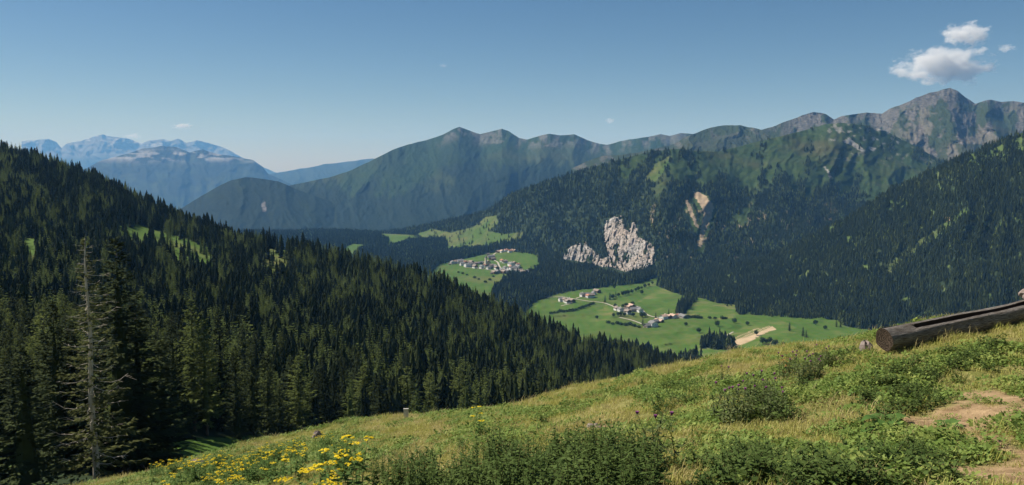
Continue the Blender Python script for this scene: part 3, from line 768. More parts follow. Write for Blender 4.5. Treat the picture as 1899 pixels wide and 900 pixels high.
def instancer(name, pts, scale, rot, idx, sources):
    """One object of uncountable pieces: sources set on every point."""
    me = bpy.data.meshes.new(name)
    me.vertices.add(len(pts)); me.vertices.foreach_set('co', np.asarray(pts, np.float32).ravel())
    a = me.attributes.new('size', 'FLOAT_VECTOR', 'POINT'); sc = np.asarray(scale, np.float32)
    if sc.ndim == 1: sc = np.repeat(sc[:, None], 3, 1)
    a.data.foreach_set('vector', sc.ravel())
    a = me.attributes.new('turn', 'FLOAT_VECTOR', 'POINT'); rt = np.asarray(rot, np.float32)
    if rt.ndim == 1: rt = np.stack([0 * rt, 0 * rt, rt], -1)
    a.data.foreach_set('vector', rt.ravel())
    a = me.attributes.new('which', 'INT', 'POINT'); a.data.foreach_set('value', np.asarray(idx, np.int32))
    o = obj(name, me)
    g = bpy.data.node_groups.new(name, 'GeometryNodeTree')
    g.interface.new_socket('Geometry', in_out='INPUT', socket_type='NodeSocketGeometry')
    g.interface.new_socket('Geometry', in_out='OUTPUT', socket_type='NodeSocketGeometry')
    gi = g.nodes.new('NodeGroupInput'); go = g.nodes.new('NodeGroupOutput')
    iop = g.nodes.new('GeometryNodeInstanceOnPoints'); join = g.nodes.new('GeometryNodeJoinGeometry')
    for s in reversed(sources):
        oi = g.nodes.new('GeometryNodeObjectInfo'); oi.inputs['Object'].default_value = s; oi.inputs['As Instance'].default_value = False
        gt = g.nodes.new('GeometryNodeGeometryToInstance')
        g.links.new(oi.outputs['Geometry'], gt.inputs[0]); g.links.new(gt.outputs[0], join.inputs[0])
    def na(nm, ty):
        n = g.nodes.new('GeometryNodeInputNamedAttribute'); n.data_type = ty; n.inputs[0].default_value = nm
        return [q for q in n.outputs if q.enabled and q.name == 'Attribute'][0]
    e2r = g.nodes.new('FunctionNodeEulerToRotation')
    g.links.new(na('turn', 'FLOAT_VECTOR'), e2r.inputs[0])
    g.links.new(gi.outputs[0], iop.inputs['Points']); g.links.new(join.outputs[0], iop.inputs['Instance'])
    iop.inputs['Pick Instance'].default_value = True
    g.links.new(na('which', 'INT'), iop.inputs['Instance Index'])
    g.links.new(e2r.outputs[0], iop.inputs['Rotation']); g.links.new(na('size', 'FLOAT_VECTOR'), iop.inputs['Scale'])
    g.links.new(iop.outputs[0], go.inputs[0])
    md = o.modifiers.new('scatter', 'NODES'); md.node_group = g
    return o

def thin(pts, gap, rng):
    """Drop points closer than gap to one already kept (grid based)."""
    order = rng.permutation(len(pts)); cell = {}
    keep = []
    for k in order:
        key = (int(pts[k, 0] // gap), int(pts[k, 1] // gap))
        if key in cell: continue
        cell[key] = 1; keep.append(k)
    return np.array(keep)

def plant_forest(name, label, sheet, density, weight, h_mean, sources, larch_share, seed, gap, wide=1.0, vmax=2000.0, patch=20.0):
    r = np.random.default_rng(seed)
    pts, uv = sheet.scatter(density, weight, r, vmax)
    k = thin(pts, gap, r); pts, uv = pts[k], uv[k]
    sizes = h_mean / 20.0 * (0.55 + 0.75 * fbm(pts[:, 0] / (h_mean * 4), pts[:, 1] / (h_mean * 4), 3, seed) + r.normal(0, 0.19, len(pts))).clip(0.3, 1.6)
    w = sizes ** 0.7 * wide * r.uniform(0.7, 1.3, len(pts))
    lar = (r.random(len(pts)) < larch_share * 2.2 * smooth(0.42, 0.62, fbm(uv[:, 0] / patch, uv[:, 1] / patch, 3, seed + 5)))
    idx = np.where(lar, 3, r.integers(0, 3, len(pts)))
    return pts, uv, np.stack([w, w, sizes], -1), r.random(len(pts)) * 6.28, idx

def forest_obj(name, label, got, sources):
    pts, uv, sc, rt, idx = got
    return tag(instancer(name, pts, sc, rt, idx, sources), label, 'forest', kind='stuff')

def make_tree(kind, pair, p, h, w, rz, label, group, base_h):
    e = obj(kind, None, loc=p, rot=(0, 0, rz), scale=(w, w, h / base_h))
    obj('trunk', pair[0], e); obj('crown', pair[1], e)
    return tag(e, label, 'tree', group)

# left hill: the nearest trees one by one, the rest as one wood
got = plant_forest('f', '', s_left, 1 / 14.0, forest_left, 19, MIDT, 0.34, 301, 4.7, 1.0)
pts, uv, sc_, rt_, ix_ = got
# trees set by hand along the near edge: (pixel u, ground pixel v, top pixel v, kind, width factor, label)
HAND = [
    (52, 905, 640, 's', 1.25, 'broad dark spruce in the lower left corner, nearest to the frame'),
    (-8, 900, 600, 's', 1.1, 'dark spruce cut by the left edge of the picture'),
    (112, 870, 560, 's', 1.0, 'tall slim dark spruce between the corner spruce and the dead tree'),
    (142, 866, 600, 's', 1.1, 'dense green spruce just left of the bleached dead tree'),
    (232, 872, 440, 's', 1.15, 'tallest dark spruce directly right of the bleached dead tree'),
    (262, 868, 560, 's', 1.25, 'dark spruce with wide low branches right of the tallest spruce'),
    (306, 862, 630, 's', 1.35, 'low wide spruce at the right end of the dark front group'),
    (326, 806, 600, 's', 0.9, 'slim spruce behind the right end of the dark front group'),
    (384, 808, 588, 'l', 1.0, 'pale green larch with a bare thin trunk at the clearing edge'),
    (362, 800, 556, 'l', 1.1, 'taller pale larch just behind the larch at the clearing'),
    (412, 800, 575, 's', 0.75, 'slim spruce right of the two pale larches'),
    (440, 812, 640, 's', 0.95, 'spruce reaching the ground behind the small clearing'),
    (470, 808, 625, 's', 0.8, 'narrow spruce at the right end of the small clearing'),
    (500, 806, 645, 's', 0.9, 'spruce between the clearing and the spreading larch'),
    (556, 804, 660, 'l', 1.4, 'spreading larch with visible stem above the yellow flowers'),
    (520, 800, 705, 's', 1.2, 'small bushy spruce left of the spreading larch'),
    (600, 800, 660, 's', 0.9, 'spruce right of the spreading larch'),
    (640, 795, 665, 's', 0.9, 'spruce above the grassy brow left of the rounded larches'),
    (676, 788, 678, 'l', 1.7, 'rounded green larch at the brow left of the white post'),
    (722, 788, 722, 's', 1.5, 'short dark spruce close left of the white post'),
    (757, 786, 680, 'l', 1.6, 'yellow green larch right behind the white post'),
    (797, 784, 690, 'l', 1.5, 'larch second to the right of the white post'),
    (852, 782, 680, 'l', 1.75, 'broad larch in the middle of the row behind the brow'),
    (905, 778, 694, 's', 1.2, 'dark spruce right of the broad larch behind the brow'),
    (938, 776, 680, 'l', 1.6, 'larch near the right end of the row behind the brow'),
    (968, 772, 686, 'l', 1.5, 'last larch at the right end of the row behind the brow'),
    (1000, 766, 684, 's', 1.1, 'spruce just right of the larch row behind the brow'),
]
hand_pts = []
for u, vb, vt, kd, wf, lab in HAND:
    q = s_left.at(u, vb)[0]
    d = q[1]
    _, zt = ray(u, vt)
    h = zt * d - q[2]
    hand_pts.append(q)
    pair = (LAR if kd == 'l' else SPR)[random.randrange(2 if kd == 'l' else 4)]
    bh = 18 if kd == 'l' else 20
    make_tree('larch_tree' if kd == 'l' else 'spruce_tree', pair, q, h, wf * h / bh, random.uniform(0, 6.28), lab, 'trees at the near edge of the left forest', bh)
hand_pts = np.array(hand_pts)
near = np.array([np.min(np.hypot(pts[k, 0] - hand_pts[:, 0], pts[k, 1] - hand_pts[:, 1])) for k in range(len(pts))])
front = (uv[:, 1] > 862) | ((uv[:, 1] > 792) & (uv[:, 0] > 292) & (uv[:, 0] < 560)) | (uv[:, 1] > 805) & (uv[:, 0] > 292) | ((uv[:, 1] > 832) & (np.abs(uv[:, 0] - 180) < 60))
ok = (near > 4.0) & ~front
pts, uv, sc_, rt_, ix_ = pts[ok], uv[ok], sc_[ok], rt_[ok], ix_[ok]
inview = (uv[:, 0] > -20) & (uv[:, 0] < 1300)
big = np.argsort(np.where(inview, -sc_[:, 2] / pts[:, 1], 0))
singles, n_l = [], 0
for k in big:
    if ix_[k] == 3:
        if n_l < 60: singles.append(k); n_l += 1
    elif len(singles) - n_l < 262: singles.append(k)
    if len(singles) >= 300: break
ZONES = [(120, 'left of the dead tree'), (290, 'behind the dark front group'), (440, 'behind the two pale larches'), (560, 'behind the yellow flowers'), (700, 'left of the white post'), (860, 'behind the white post'), (1010, 'behind the larch row'), (5000, 'toward its right end')]
for k in singles:
    lar = ix_[k] == 3
    pair = LAR[k % 2] if lar else SPR[k % 4]
    bh = 18 if lar else 20
    zn = next(z for lim, z in ZONES if uv[k, 0] < lim)
    make_tree('larch_tree' if lar else 'spruce_tree', pair, pts[k], sc_[k, 2] * 20, sc_[k, 0] * random.uniform(0.85, 1.3), rt_[k],
              ('pale green larch among dark spruces in the left forest, ' if lar else 'dark green spruce in the left forest, ') + zn,
              ('larches in the left forest, ' if lar else 'spruces in the left forest, ') + zn, bh)
rest = np.ones(len(pts), bool); rest[singles] = False
forest_obj('left_forest', 'dense dark spruce forest covering the left hill up to its skyline', (pts[rest], uv[rest], sc_[rest], rt_[rest], ix_[rest]), MIDT)

# right slope, valley woods, middle mountain
forest_obj('right_forest', 'dark spruce forest on the steep slope at the right', plant_forest('f', '', s_right, 1 / 28.0, forest_right, 17, FART, 0.03, 311, 4.8, 1.1), FART)
forest_obj('valley_woods', 'dark woods on the valley floor between the pastures', plant_forest('f', '', s_val, 1 / 60.0, lambda u, v: inside_any(WOODS, u, v, 1.5) * 1.0, 24, FART, 0.08, 321, 6.0, 1.25, 700.0), FART)
def w_mid(u, v):
    return forest_mid(u, v) * (1 - 0.80 * inside_any(CLIFF, u, v, 1.0, 7, 9.0)) * ~((v > 470) & (u < 900))
forest_obj('mountain_forest', 'dark forest on the middle mountain around the pale cliff', plant_forest('f', '', s_mid, 1 / 75.0, w_mid, 18, FART, 0.10, 331, 7.0, 1.3, 575.0), FART)
# ------------------------------------------------------------------ pale cliff on the middle mountain
cu, cv_ = np.arange(1026, 1230, 1.0), np.arange(390, 534, 1.0)
CU, CV = np.meshgrid(cu, cv_, indexing='ij')
ci = inside_any(CLIFF, CU, CV, 2.6, 7, 5.0).astype(float)
for _ in range(3):
    ci = (ci + np.roll(ci, 1, 0) + np.roll(ci, -1, 0) + np.roll(ci, 1, 1) + np.roll(ci, -1, 1)) / 5
base_d = s_mid.at(CU.ravel(), CV.ravel())[:, 1].reshape(CU.shape)
wu = CU + 7 * (fbm(CU / 20, CV / 24, 3, 401) - 0.5) + 0.22 * (CV - 460)
rib = ridged(wu / 10, CV / 60, 4, 402); rib2 = ridged(wu / 4.2, CV / 9.0, 3, 403)
gl = smooth(0.57, 0.67, fbm(wu / 7.5, CV / 24, 3, 409))                    # overgrown gullies between the ribs
ci2 = ci * (1 - 0.72 * gl)
cd = base_d * (1 + 0.003 - 0.0065 * smooth(0.1, 0.7, ci2) - ci2 * (0.0085 * (rib - 0.4) + 0.004 * (rib2 - 0.4)))
ix2 = np.arange(CU.size).reshape(CU.shape)
cf = np.stack([ix2[:-1, :-1], ix2[:-1, 1:], ix2[1:, 1:], ix2[1:, :-1]], -1)
keep = (ci2 > 0.04); keep = keep[:-1, :-1] | keep[1:, 1:] | keep[1:, :-1] | keep[:-1, 1:]
m = NT('pale_cliff_rock'); p = m.pos()
st = m.noise(m.scaled(p, (1, 1, 0.17)), 0.05, 6, 0.7, 0.8); fi = m.noise(p, 0.10, 5, 0.7)
c = m.ramp(st, [(0.30, (0.06, 0.058, 0.056)), (0.42, (0.19, 0.176, 0.165)), (0.53, (0.33, 0.30, 0.275)), (0.68, (0.50, 0.47, 0.445))])
c = m.mix(m.remap(m.noise(p, 0.006, 3), 0.42, 0.62, 0, 0.45), c, (0.42, 0.31, 0.23))
c = m.mix(m.remap(fi, 0.52, 0.60, 0, 0.85), c, (0.045, 0.055, 0.032))
m.color(c); m.bump(st, 0.9, 9.0)
tag(obj('cliff', mesh_np('cliff', P(CU, CV, cd).reshape(-1, 3), cf[keep].reshape(-1, 4), [m.m], False)), kind='structure')

# ------------------------------------------------------------------ tracks across the valley
m = NT('pale_gravel'); n = m.noise(m.pos(), 0.2, 4); m.color(m.mix(n, (0.30, 0.27, 0.22), (0.46, 0.42, 0.35))); GRAVEL = m.m
def drape(name, sheet, line, width, mat, lift=0.7):
    a = np.array(line, float)
    k = np.concatenate([[0], np.cumsum(np.hypot(*np.diff(a, axis=0).T))])
    t = np.linspace(0, k[-1], max(6, int(k[-1] / 1.2)))
    q = sheet.at(pchip(k, a[:, 0], t), pchip(k, a[:, 1], t)); q[:, 2] += lift
    d = np.gradient(q, axis=0); nrm = np.stack([-d[:, 1], d[:, 0]], -1); nrm /= np.linalg.norm(nrm, axis=1, keepdims=True)
    off = np.concatenate([nrm, np.zeros((len(q), 1))], 1) * width / 2
    v = np.concatenate([q + off, q - off]); n_ = len(q)
    f = np.array([(i, i + 1, n_ + i + 1, n_ + i) for i in range(n_ - 1)])
    return tag(obj(name, mesh_np(name, v, f, [mat], True)), kind='structure')
for ln, w in (([(1012, 552), (1040, 551), (1066, 555), (1092, 559), (1118, 562), (1138, 569), (1146, 574)], 6.0), ([(1165, 566), (1180, 568), (1192, 577), (1200, 584), (1212, 588), (1226, 590)], 6.5),
              ([(1148, 589), (1170, 594), (1190, 601), (1202, 606)], 5.5), ([(1062, 557), (1060, 562), (1048, 566), (1040, 568)], 5), ([(1068, 554), (1078, 551), (1092, 553)], 5),
              ([(931, 500), (926, 494), (923, 487), (916, 482), (914, 476), (917, 471), (925, 468), (938, 467)], 7.0), ([(931, 500), (944, 503), (962, 503), (976, 505), (992, 507)], 7),
              ([(862, 496), (880, 498), (902, 500), (918, 503)], 5), ([(835, 456), (852, 459), (872, 462)], 5), ([(1335, 630), (1348, 634), (1356, 642)], 6), ([(1330, 632), (1345, 624), (1360, 616)], 4)):
    drape('track', s_val, ln, w, GRAVEL)

# ------------------------------------------------------------------ houses
def plain(name, c1, c2, sc=0.5, rough=0.85):
    m = NT(name); n = m.noise(m.pos(), sc, 4); m.color(m.mix(m.remap(n, 0.3, 0.7), c1, c2)); m.b.inputs['Roughness'].default_value = rough
    return m.m
PLASTER = plain('white_plaster', (0.74, 0.72, 0.68), (0.84, 0.82, 0.78)); CREAM = plain('cream_plaster', (0.58, 0.50, 0.36), (0.66, 0.58, 0.44)); OCHRE = plain('ochre_plaster', (0.50, 0.38, 0.22), (0.58, 0.46, 0.30))
TIMBER = plain('weathered_timber', (0.12, 0.08, 0.05), (0.22, 0.155, 0.10)); GREYWOOD = plain('grey_timber', (0.20, 0.18, 0.155), (0.30, 0.27, 0.24))
SLATE = plain('grey_roof', (0.13, 0.125, 0.12), (0.24, 0.235, 0.23)); SHINGLE = plain('brown_shingles', (0.19, 0.15, 0.12), (0.30, 0.25, 0.21)); TILE = plain('red_tiles', (0.34, 0.15, 0.10), (0.44, 0.23, 0.16)); PINKTILE = plain('faded_tiles', (0.42, 0.28, 0.21), (0.52, 0.38, 0.30))
GLASS = NT('dark_window_glass'); GLASS.color((0.03, 0.035, 0.04)); GLASS.b.inputs['Roughness'].default_value = 0.15; GLASS = GLASS.m
DOORW = plain('dark_door', (0.09, 0.055, 0.035), (0.13, 0.08, 0.05))
def gable(b, w, l, z0, eave, ridge):
    b.add([(-w / 2, -l / 2, z0), (w / 2, -l / 2, z0), (w / 2, l / 2, z0), (-w / 2, l / 2, z0), (-w / 2, -l / 2, eave), (w / 2, -l / 2, eave), (w / 2, l / 2, eave), (-w / 2, l / 2, eave), (0, -l / 2, ridge), (0, l / 2, ridge)],
          [(0, 1, 5, 8, 4), (2, 3, 7, 9, 6), (1, 2, 6, 5), (3, 0, 4, 7), (4, 8, 9, 7), (8, 5, 6, 9)])
def roof_mesh(w, l, eave, ridge, over, mat):
    b = MB(); th = 0.4
    for s in (-1, 1):
        k = (ridge - eave) / (w / 2); x1 = s * (w / 2 + over); z1 = eave - k * over + 0.12; zr = ridge + 0.12; y0, y1 = -l / 2 - over, l / 2 + over
        b.add([(0, y0, zr), (x1, y0, z1), (x1, y1, z1), (0, y1, zr), (0, y0, zr + th), (x1, y0, z1 + th), (x1, y1, z1 + th), (0, y1, zr + th)],
              [(0, 1, 2, 3), (4, 5, 6, 7), (0, 1, 5, 4), (1, 2, 6, 5), (2, 3, 7, 6)])
    return b.mesh('roof', mat)
WINM = MB(); WINM.box((0, 0, 0), (1.3, 0.16, 1.6)); WINM = WINM.mesh('window', GLASS)
DOORM = MB(); DOORM.box((0, 0, 1.1), (1.4, 0.2, 2.3)); DOORM = DOORM.mesh('door', DOORW)
BARND = MB(); BARND.box((0, 0, 1.8), (3.6, 0.2, 3.6)); BARND = BARND.mesh('barn_door', DOORW)
CHIM = MB(); CHIM.box((0, 0, 0), (0.9, 0.9, 2.2)); CHIM.box((0, 0, 1.2), (1.2, 1.2, 0.25)); CHIM = CHIM.mesh('chimney', PLASTER)
_hm = {}
def house_kind(key):
    """Shared part meshes of a kind of house: list of (part name, mesh, location, turn)."""
    if key in _hm: return _hm[key]
    wallm, upm, roofm, w, l, low, eave, ridge = key
    parts = []
    if upm is not None:
        b = MB(); b.box((0, 0, low / 2 - 1.5), (w, l, low + 3)); parts.append(('wall', b.mesh('wall', wallm), None, 0))
        b = MB(); gable(b, w + 0.16, l + 0.16, low, eave, ridge); parts.append(('upper_wall', b.mesh('upper_wall', upm), None, 0))
        b = MB(); b.box((0, -l / 2 - 0.7, low + 0.1), (w * 0.9, 1.3, 0.2)); b.box((0, -l / 2 - 1.3, low + 0.65), (w * 0.9, 0.12, 0.9)); parts.append(('balcony', b.mesh('balcony', upm), None, 0))
    else:
        b = MB(); gable(b, w, l, -3, eave, ridge); parts.append(('wall', b.mesh('wall', wallm), None, 0))
    parts.append(('roof', roof_mesh(w, l, eave, ridge, 1.1, roofm), None, 0))
    barn = wallm in (TIMBER, GREYWOOD)
    if barn:
        parts.append(('barn_door', BARND, (0, -l / 2 - 0.1, 0), 0)); parts.append(('window', WINM, (-w * 0.3, -l / 2 - 0.1, eave * 0.75), 0)); parts.append(('window', WINM, (w * 0.3, -l / 2 - 0.1, eave * 0.75), 0))
    else:
        parts.append(('chimney', CHIM, (w * 0.12, l * 0.15, ridge + 0.6), 0)); parts.append(('door', DOORM, (0, -l / 2 - 0.1, 0), 0))
        for zz in [2.0] + ([low + 2.0] if eave > 5 else []):
            for xx in (-0.32, 0.32) + ((0.0,) if zz > 3 else ()): parts.append(('window', WINM, (w * xx, -l / 2 - 0.12, zz), 0))
            for yy in (-0.3, 0.0, 0.3): parts.append(('window', WINM, (-w / 2 - 0.12, l * yy, zz), math.pi / 2))
    _hm[key] = parts
    return parts
KINDS = {
    'wf': ('white farmhouse with timber top', 'farmhouse', (PLASTER, TIMBER, SHINGLE, 12, 15, 4.2, 7.2, 10.4)),
    'wg': ('white house with grey roof', 'house', (PLASTER, None, SLATE, 11, 13, 3.6, 7.0, 10.2)),
    'wb': ('large white house with grey roof', 'house', (PLASTER, None, SLATE, 15, 20, 4.0, 8.6, 12.6)),
    'wr': ('white house with red tiled roof', 'house', (PLASTER, None, TILE, 11, 13, 3.6, 6.6, 9.8)),
    'wp': ('white house with faded pink roof', 'house', (PLASTER, None, PINKTILE, 12, 15, 3.6, 6.4, 9.6)),
    'bt': ('brown timber barn', 'barn', (TIMBER, None, SHINGLE, 12, 20, 3, 5.6, 9.2)),
    'bg': ('wide grey timber barn', 'barn', (GREYWOOD, None, SLATE, 14, 24, 3, 5.6, 9.6)),
    'bp': ('timber barn with faded pink roof', 'barn', (TIMBER, None, PINKTILE, 13, 22, 3, 5.4, 9.0)),
    'br': ('timber barn with red roof', 'barn', (TIMBER, None, TILE, 13, 20, 3, 5.4, 9.0)),
    'hs': ('small grey hut with shingle roof', 'hut', (GREYWOOD, None, SHINGLE, 6, 8, 2, 3.2, 5.0)),
}
ORD = ['leftmost', 'second from the left', 'third from the left', 'fourth from the left', 'fifth from the left', 'sixth from the left', 'seventh from the left', 'eighth from the left', 'ninth from the left', 'tenth from the left',
       'eleventh from the left', 'twelfth from the left', 'thirteenth from the left', 'fourteenth from the left', 'fifteenth from the left', 'sixteenth from the left', 'seventeenth from the left', 'eighteenth from the left', 'nineteenth from the left', 'twentieth from the left']
HOUSES = [
    ('in the western village row', [(834.5, 491, 'hs'), (839, 490, 'wg'), (843.5, 489, 'wf'), (848, 487.5, 'br'), (853, 488.5, 'wb'), (860.5, 486, 'hs'), (867, 495, 'wb'), (872, 492.5, 'wf'), (878, 494.5, 'wg'), (884.5, 490.5, 'bt'), (890, 490, 'bg'), (895, 491, 'wg')]),
    ('near the church', [(905, 472.5, 'hs'), (910.5, 478, 'bg'), (913.5, 482.5, 'bt'), (917, 496, 'bg')]),
    ('in the top village row', [(925, 468.5, 'bp'), (931, 468.5, 'wp'), (938, 467, 'wr'), (945.5, 468.5, 'wr'), (953, 466.5, 'bp')]),
    ('of the pair amid the village field', [(931, 486, 'wr'), (936.5, 488, 'wf')]),
    ('alone at the upper field edge by the woods', [(971, 461.5, 'hs')]),
    ('in the eastern village cluster', [(948, 494, 'wb'), (953.5, 491, 'wf'), (960, 493.5, 'wr'), (936.5, 500, 'wg'), (944.5, 501.5, 'wg'), (951, 503, 'wb'), (957, 508.5, 'wb'), (963, 504.5, 'bt'), (969, 508, 'wf'), (930.5, 503, 'bg'), (935, 506.5, 'bt'), (923, 506.5, 'bg'), (916.5, 507, 'bt'), (912, 508, 'hs'), (954, 499, 'wg'), (940, 506, 'bg'), (976, 507, 'wg'), (987, 508.5, 'hs'), (947.5, 497.5, 'wr'), (962, 498.5, 'wg')]),
    ('on the lane below the church', [(906, 499.5, 'wg'), (911, 496.5, 'wf'), (899.5, 496, 'wr'), (893, 498, 'wg'), (921, 499.5, 'wf')]),
    ('west of the church', [(862, 489.5, 'wr'), (857, 492.5, 'wg'), (873.5, 488, 'bt'), (881, 497.5, 'wf')]),
    ('in the westernmost farms', [(1041, 559, 'wg'), (1046.5, 559.5, 'wf'), (1052.5, 562.5, 'wf'), (1056, 559, 'wg'), (1060, 560.5, 'bt')]),
    ('in the upper pasture farms', [(1080, 550, 'wg'), (1085.5, 549.5, 'bg'), (1091, 552, 'wr'), (1096.5, 551.5, 'wf'), (1101, 547, 'wg'), (1107, 542.5, 'bt')]),
    ('in the middle farms', [(1144, 575.5, 'wf'), (1150.5, 577.5, 'wg'), (1158, 577, 'bt'), (1165, 571, 'bp'), (1171, 569.5, 'bp'), (1177, 577, 'bg'), (1164, 582, 'wf'), (1187, 579.5, 'wg')]),
    ('in the lower farms', [(1203, 607, 'bg'), (1211, 606, 'wb'), (1214, 599.5, 'bg'), (1222, 598, 'bp'), (1231, 591.5, 'wp'), (1238, 589.5, 'bp'), (1248, 590, 'wp'), (1256, 589, 'wr'), (1267, 590, 'bg')]),
]
def put_house(p, kind, rz, sc, label, cat, group):
    e = obj(cat, None, loc=p, rot=(0, 0, rz), scale=(sc, sc, sc))
    rf = None
    for nm, me_, loc, tr in house_kind(KINDS[kind][2]):
        o = obj(nm, me_, rf if nm == 'chimney' else e, loc, (0, 0, tr))
        if nm == 'roof': rf = o
    return tag(e, label, cat, group)
hr = random.Random(5)
for where, lst in HOUSES:
    order = sorted(range(len(lst)), key=lambda k: lst[k][0]); rank = {k: i for i, k in enumerate(order)}
    q = s_val.at([h[0] for h in lst], [h[1] for h in lst])
    for k, (u, v, kd) in enumerate(lst):
        desc, cat, _k = KINDS[kd]
        lab = f'{desc}, {ORD[rank[k]]} {where}' if len(lst) > 1 else f'{desc} {where}'
        far = 1.3 if 'village' in where or 'church' in where else 1.12
        put_house(q[k], kd, hr.choice([-1.05, -0.85, 0.45, 0.6, -1.2, 0.35]) + hr.uniform(-0.1, 0.1), far * hr.uniform(0.9, 1.1), lab, cat, 'houses and barns ' + where)
# church: nave, tower and pointed cap
p = s_val.at(904, 491.5)[0]
e = obj('church', None, loc=p, rot=(0, 0, 0.45), scale=(1.2, 1.2, 1.2))
b = MB(); gable(b, 13, 26, -3, 11, 17); obj('nave', b.mesh('nave', OCHRE), e)
obj('nave_roof', roof_mesh(13, 26, 11, 17, 0.8, SHINGLE), e)
b = MB(); b.box((-9.6, -8, 11), (6, 6, 28)); tw = obj('tower', b.mesh('tower', CREAM), e)
b = MB(); b.add([(-13, -11.4, 25.01), (-6.2, -11.4, 25.01), (-6.2, -4.6, 25.01), (-13, -4.6, 25.01), (-9.6, -8, 35)], [(3, 2, 1, 0), (0, 1, 4), (1, 2, 4), (2, 3, 4), (3, 0, 4)]); obj('tower_cap', b.mesh('tower_cap', SLATE), tw)
for zz in (8, 15, 21):
    o = obj('window', WINM, tw, (-9.6, -11.1, zz))
for yy in (-9, -3, 3, 9):
    o = obj('window', WINM, e, (-6.6, yy, 5.5), (0, 0, math.pi / 2)); o.scale = (1, 1, 2.2)
tag(e, 'village church with ochre nave, cream tower and pointed cap', 'church')
# small pale hut at the forest edge and pale hut on the right slope
put_house(s_val.at(619, 459)[0], 'wg', 0.3, 1.3, 'small pale house behind the left forest skyline, left of the far pasture', 'house', None)
put_house(s_val.at(818, 433.5 + 12)[0], 'wg', 0.2, 0.8, 'tiny white house on the far pasture below the mountain', 'house', None)

# ------------------------------------------------------------------ single trees and bushes on the valley floor
def blob_crown(seed, R, H, z0, n, kite):
    r = np.random.default_rng(seed)
    th = r.random(n) * 6.283; cz = r.uniform(-1, 1, n); rr = r.random(n) ** 0.4
    lump = 0.75 + 0.5 * noise(np.cos(th) * 2 + 5, cz * 2 + np.sin(th) * 2, seed)
    o = np.stack([np.cos(th) * np.sqrt(1 - cz ** 2) * R * rr * lump, np.sin(th) * np.sqrt(1 - cz ** 2) * R * rr * lump, z0 + (cz * rr * lump + 1) * H / 2], -1)
    d = r.normal(0, 1, (n, 3)); d /= np.linalg.norm(d, axis=1, keepdims=True)
    return kites(o, d, r.normal(0, 1, (n, 3)), np.full(n, kite), np.full(n, kite * 0.35))
BRO = []
for sd in (1, 2, 3):
    v, f = blob_crown(50 + sd, 4.2, 8.5, 2.2, 420, 1.5)
    BRO.append((trunk_mesh('broadleaf_trunk', 7, 0.3, MAT['bark']), mesh_np('broadleaf_crown', v, f, [MAT['broadleaf']])))
BUSH = []
for sd in (1, 2):
    v, f = blob_crown(60 + sd, 3.2, 4.4, 0.0, 260, 1.2)
    BUSH.append((trunk_mesh('bush_stem', 2.5, 0.2, MAT['bark']), mesh_np('bush_crown', v, f, [MAT['broadleaf']])))
VT = [
    ('in the hedge below the westernmost farms', 'x', [(1022, 583), (1028, 581.5), (1034, 581), (1039, 579), (1045, 579.5), (1051, 578.5), (1057, 578), (1063, 577), (1069, 575.5), (1075, 573.5), (1081, 571.5), (1086, 569.5), (1091, 567.5), (1096, 566), (1100, 564.5)]),
    ('in the tree line across the upper pasture', 'm', [(1122, 561), (1131, 556), (1136, 554.5), (1142, 552), (1147, 550.5), (1155, 549), (1160, 547.5), (1165, 546.5), (1172, 544), (1179, 541), (1184, 539), (1190, 536.5), (1196, 534), (1203, 531), (1210, 527.5)]),
    ('standing alone on the upper pasture', 'b', [(1139, 536), (1164, 529.5), (1190, 559 - 13)]),
    ('around the middle farms', 'b', [(1107, 592), (1141, 570.5), (1155, 571), (1161, 570.5), (1173, 567.5), (1138, 588), (1146, 586.5), (1151, 586), (1158, 587), (1174, 587.5), (1196, 588), (1190, 589)]),
    ('beside the lower farms', 's', [(1216, 590), (1240, 584), (1192, 603)]),
    ('on the field right of the lower farms', 'x', [(1276, 589), (1282, 590), (1288, 590), (1294, 590.5), (1300, 591), (1316, 591), (1326, 592), (1340, 592), (1346, 592)]),
    ('beside the bare earth patch', 'b', [(1313, 641), (1320, 643), (1329, 641), (1336, 644), (1345, 644), (1352, 645), (1414, 638), (1421, 638), (1428, 637), (1437, 643), (1452, 643)]),
    ('on the green field behind the thistles', 's', [(1464, 614), (1489, 624), (1495, 626), (1551, 607), (1559, 607)]),
    ('along the stream below the middle farms', 'x', [(1128, 600), (1136, 602), (1145, 601), (1152, 603), (1160, 604), (1168, 603), (1176, 606), (1185, 608)]),
    ('scattered over the lower green field', 'b', [(1272, 605), (1296, 618), (1330, 606), (1362, 600), (1386, 604), (1402, 622), (1512, 603), (1530, 612)]),
    ('along the edge of the village terrace', 'x', [(850, 506), (858, 508), (866, 511), (880, 516), (888, 519), (900, 524), (908, 520), (915, 514)]),
    ('on the village pasture slopes', 's', [(838, 452), (880, 448), (923, 446), (936, 448), (900, 432), (911, 436), (926, 460), (988, 460), (1000, 462)]),
    ('between the village houses', 'b', [(865, 491), (893, 493), (912, 500), (924, 503), (946, 507), (966, 502), (982, 503), (992, 497), (998, 504), (903, 497), (921, 509)]),
]
tr = random.Random(9)
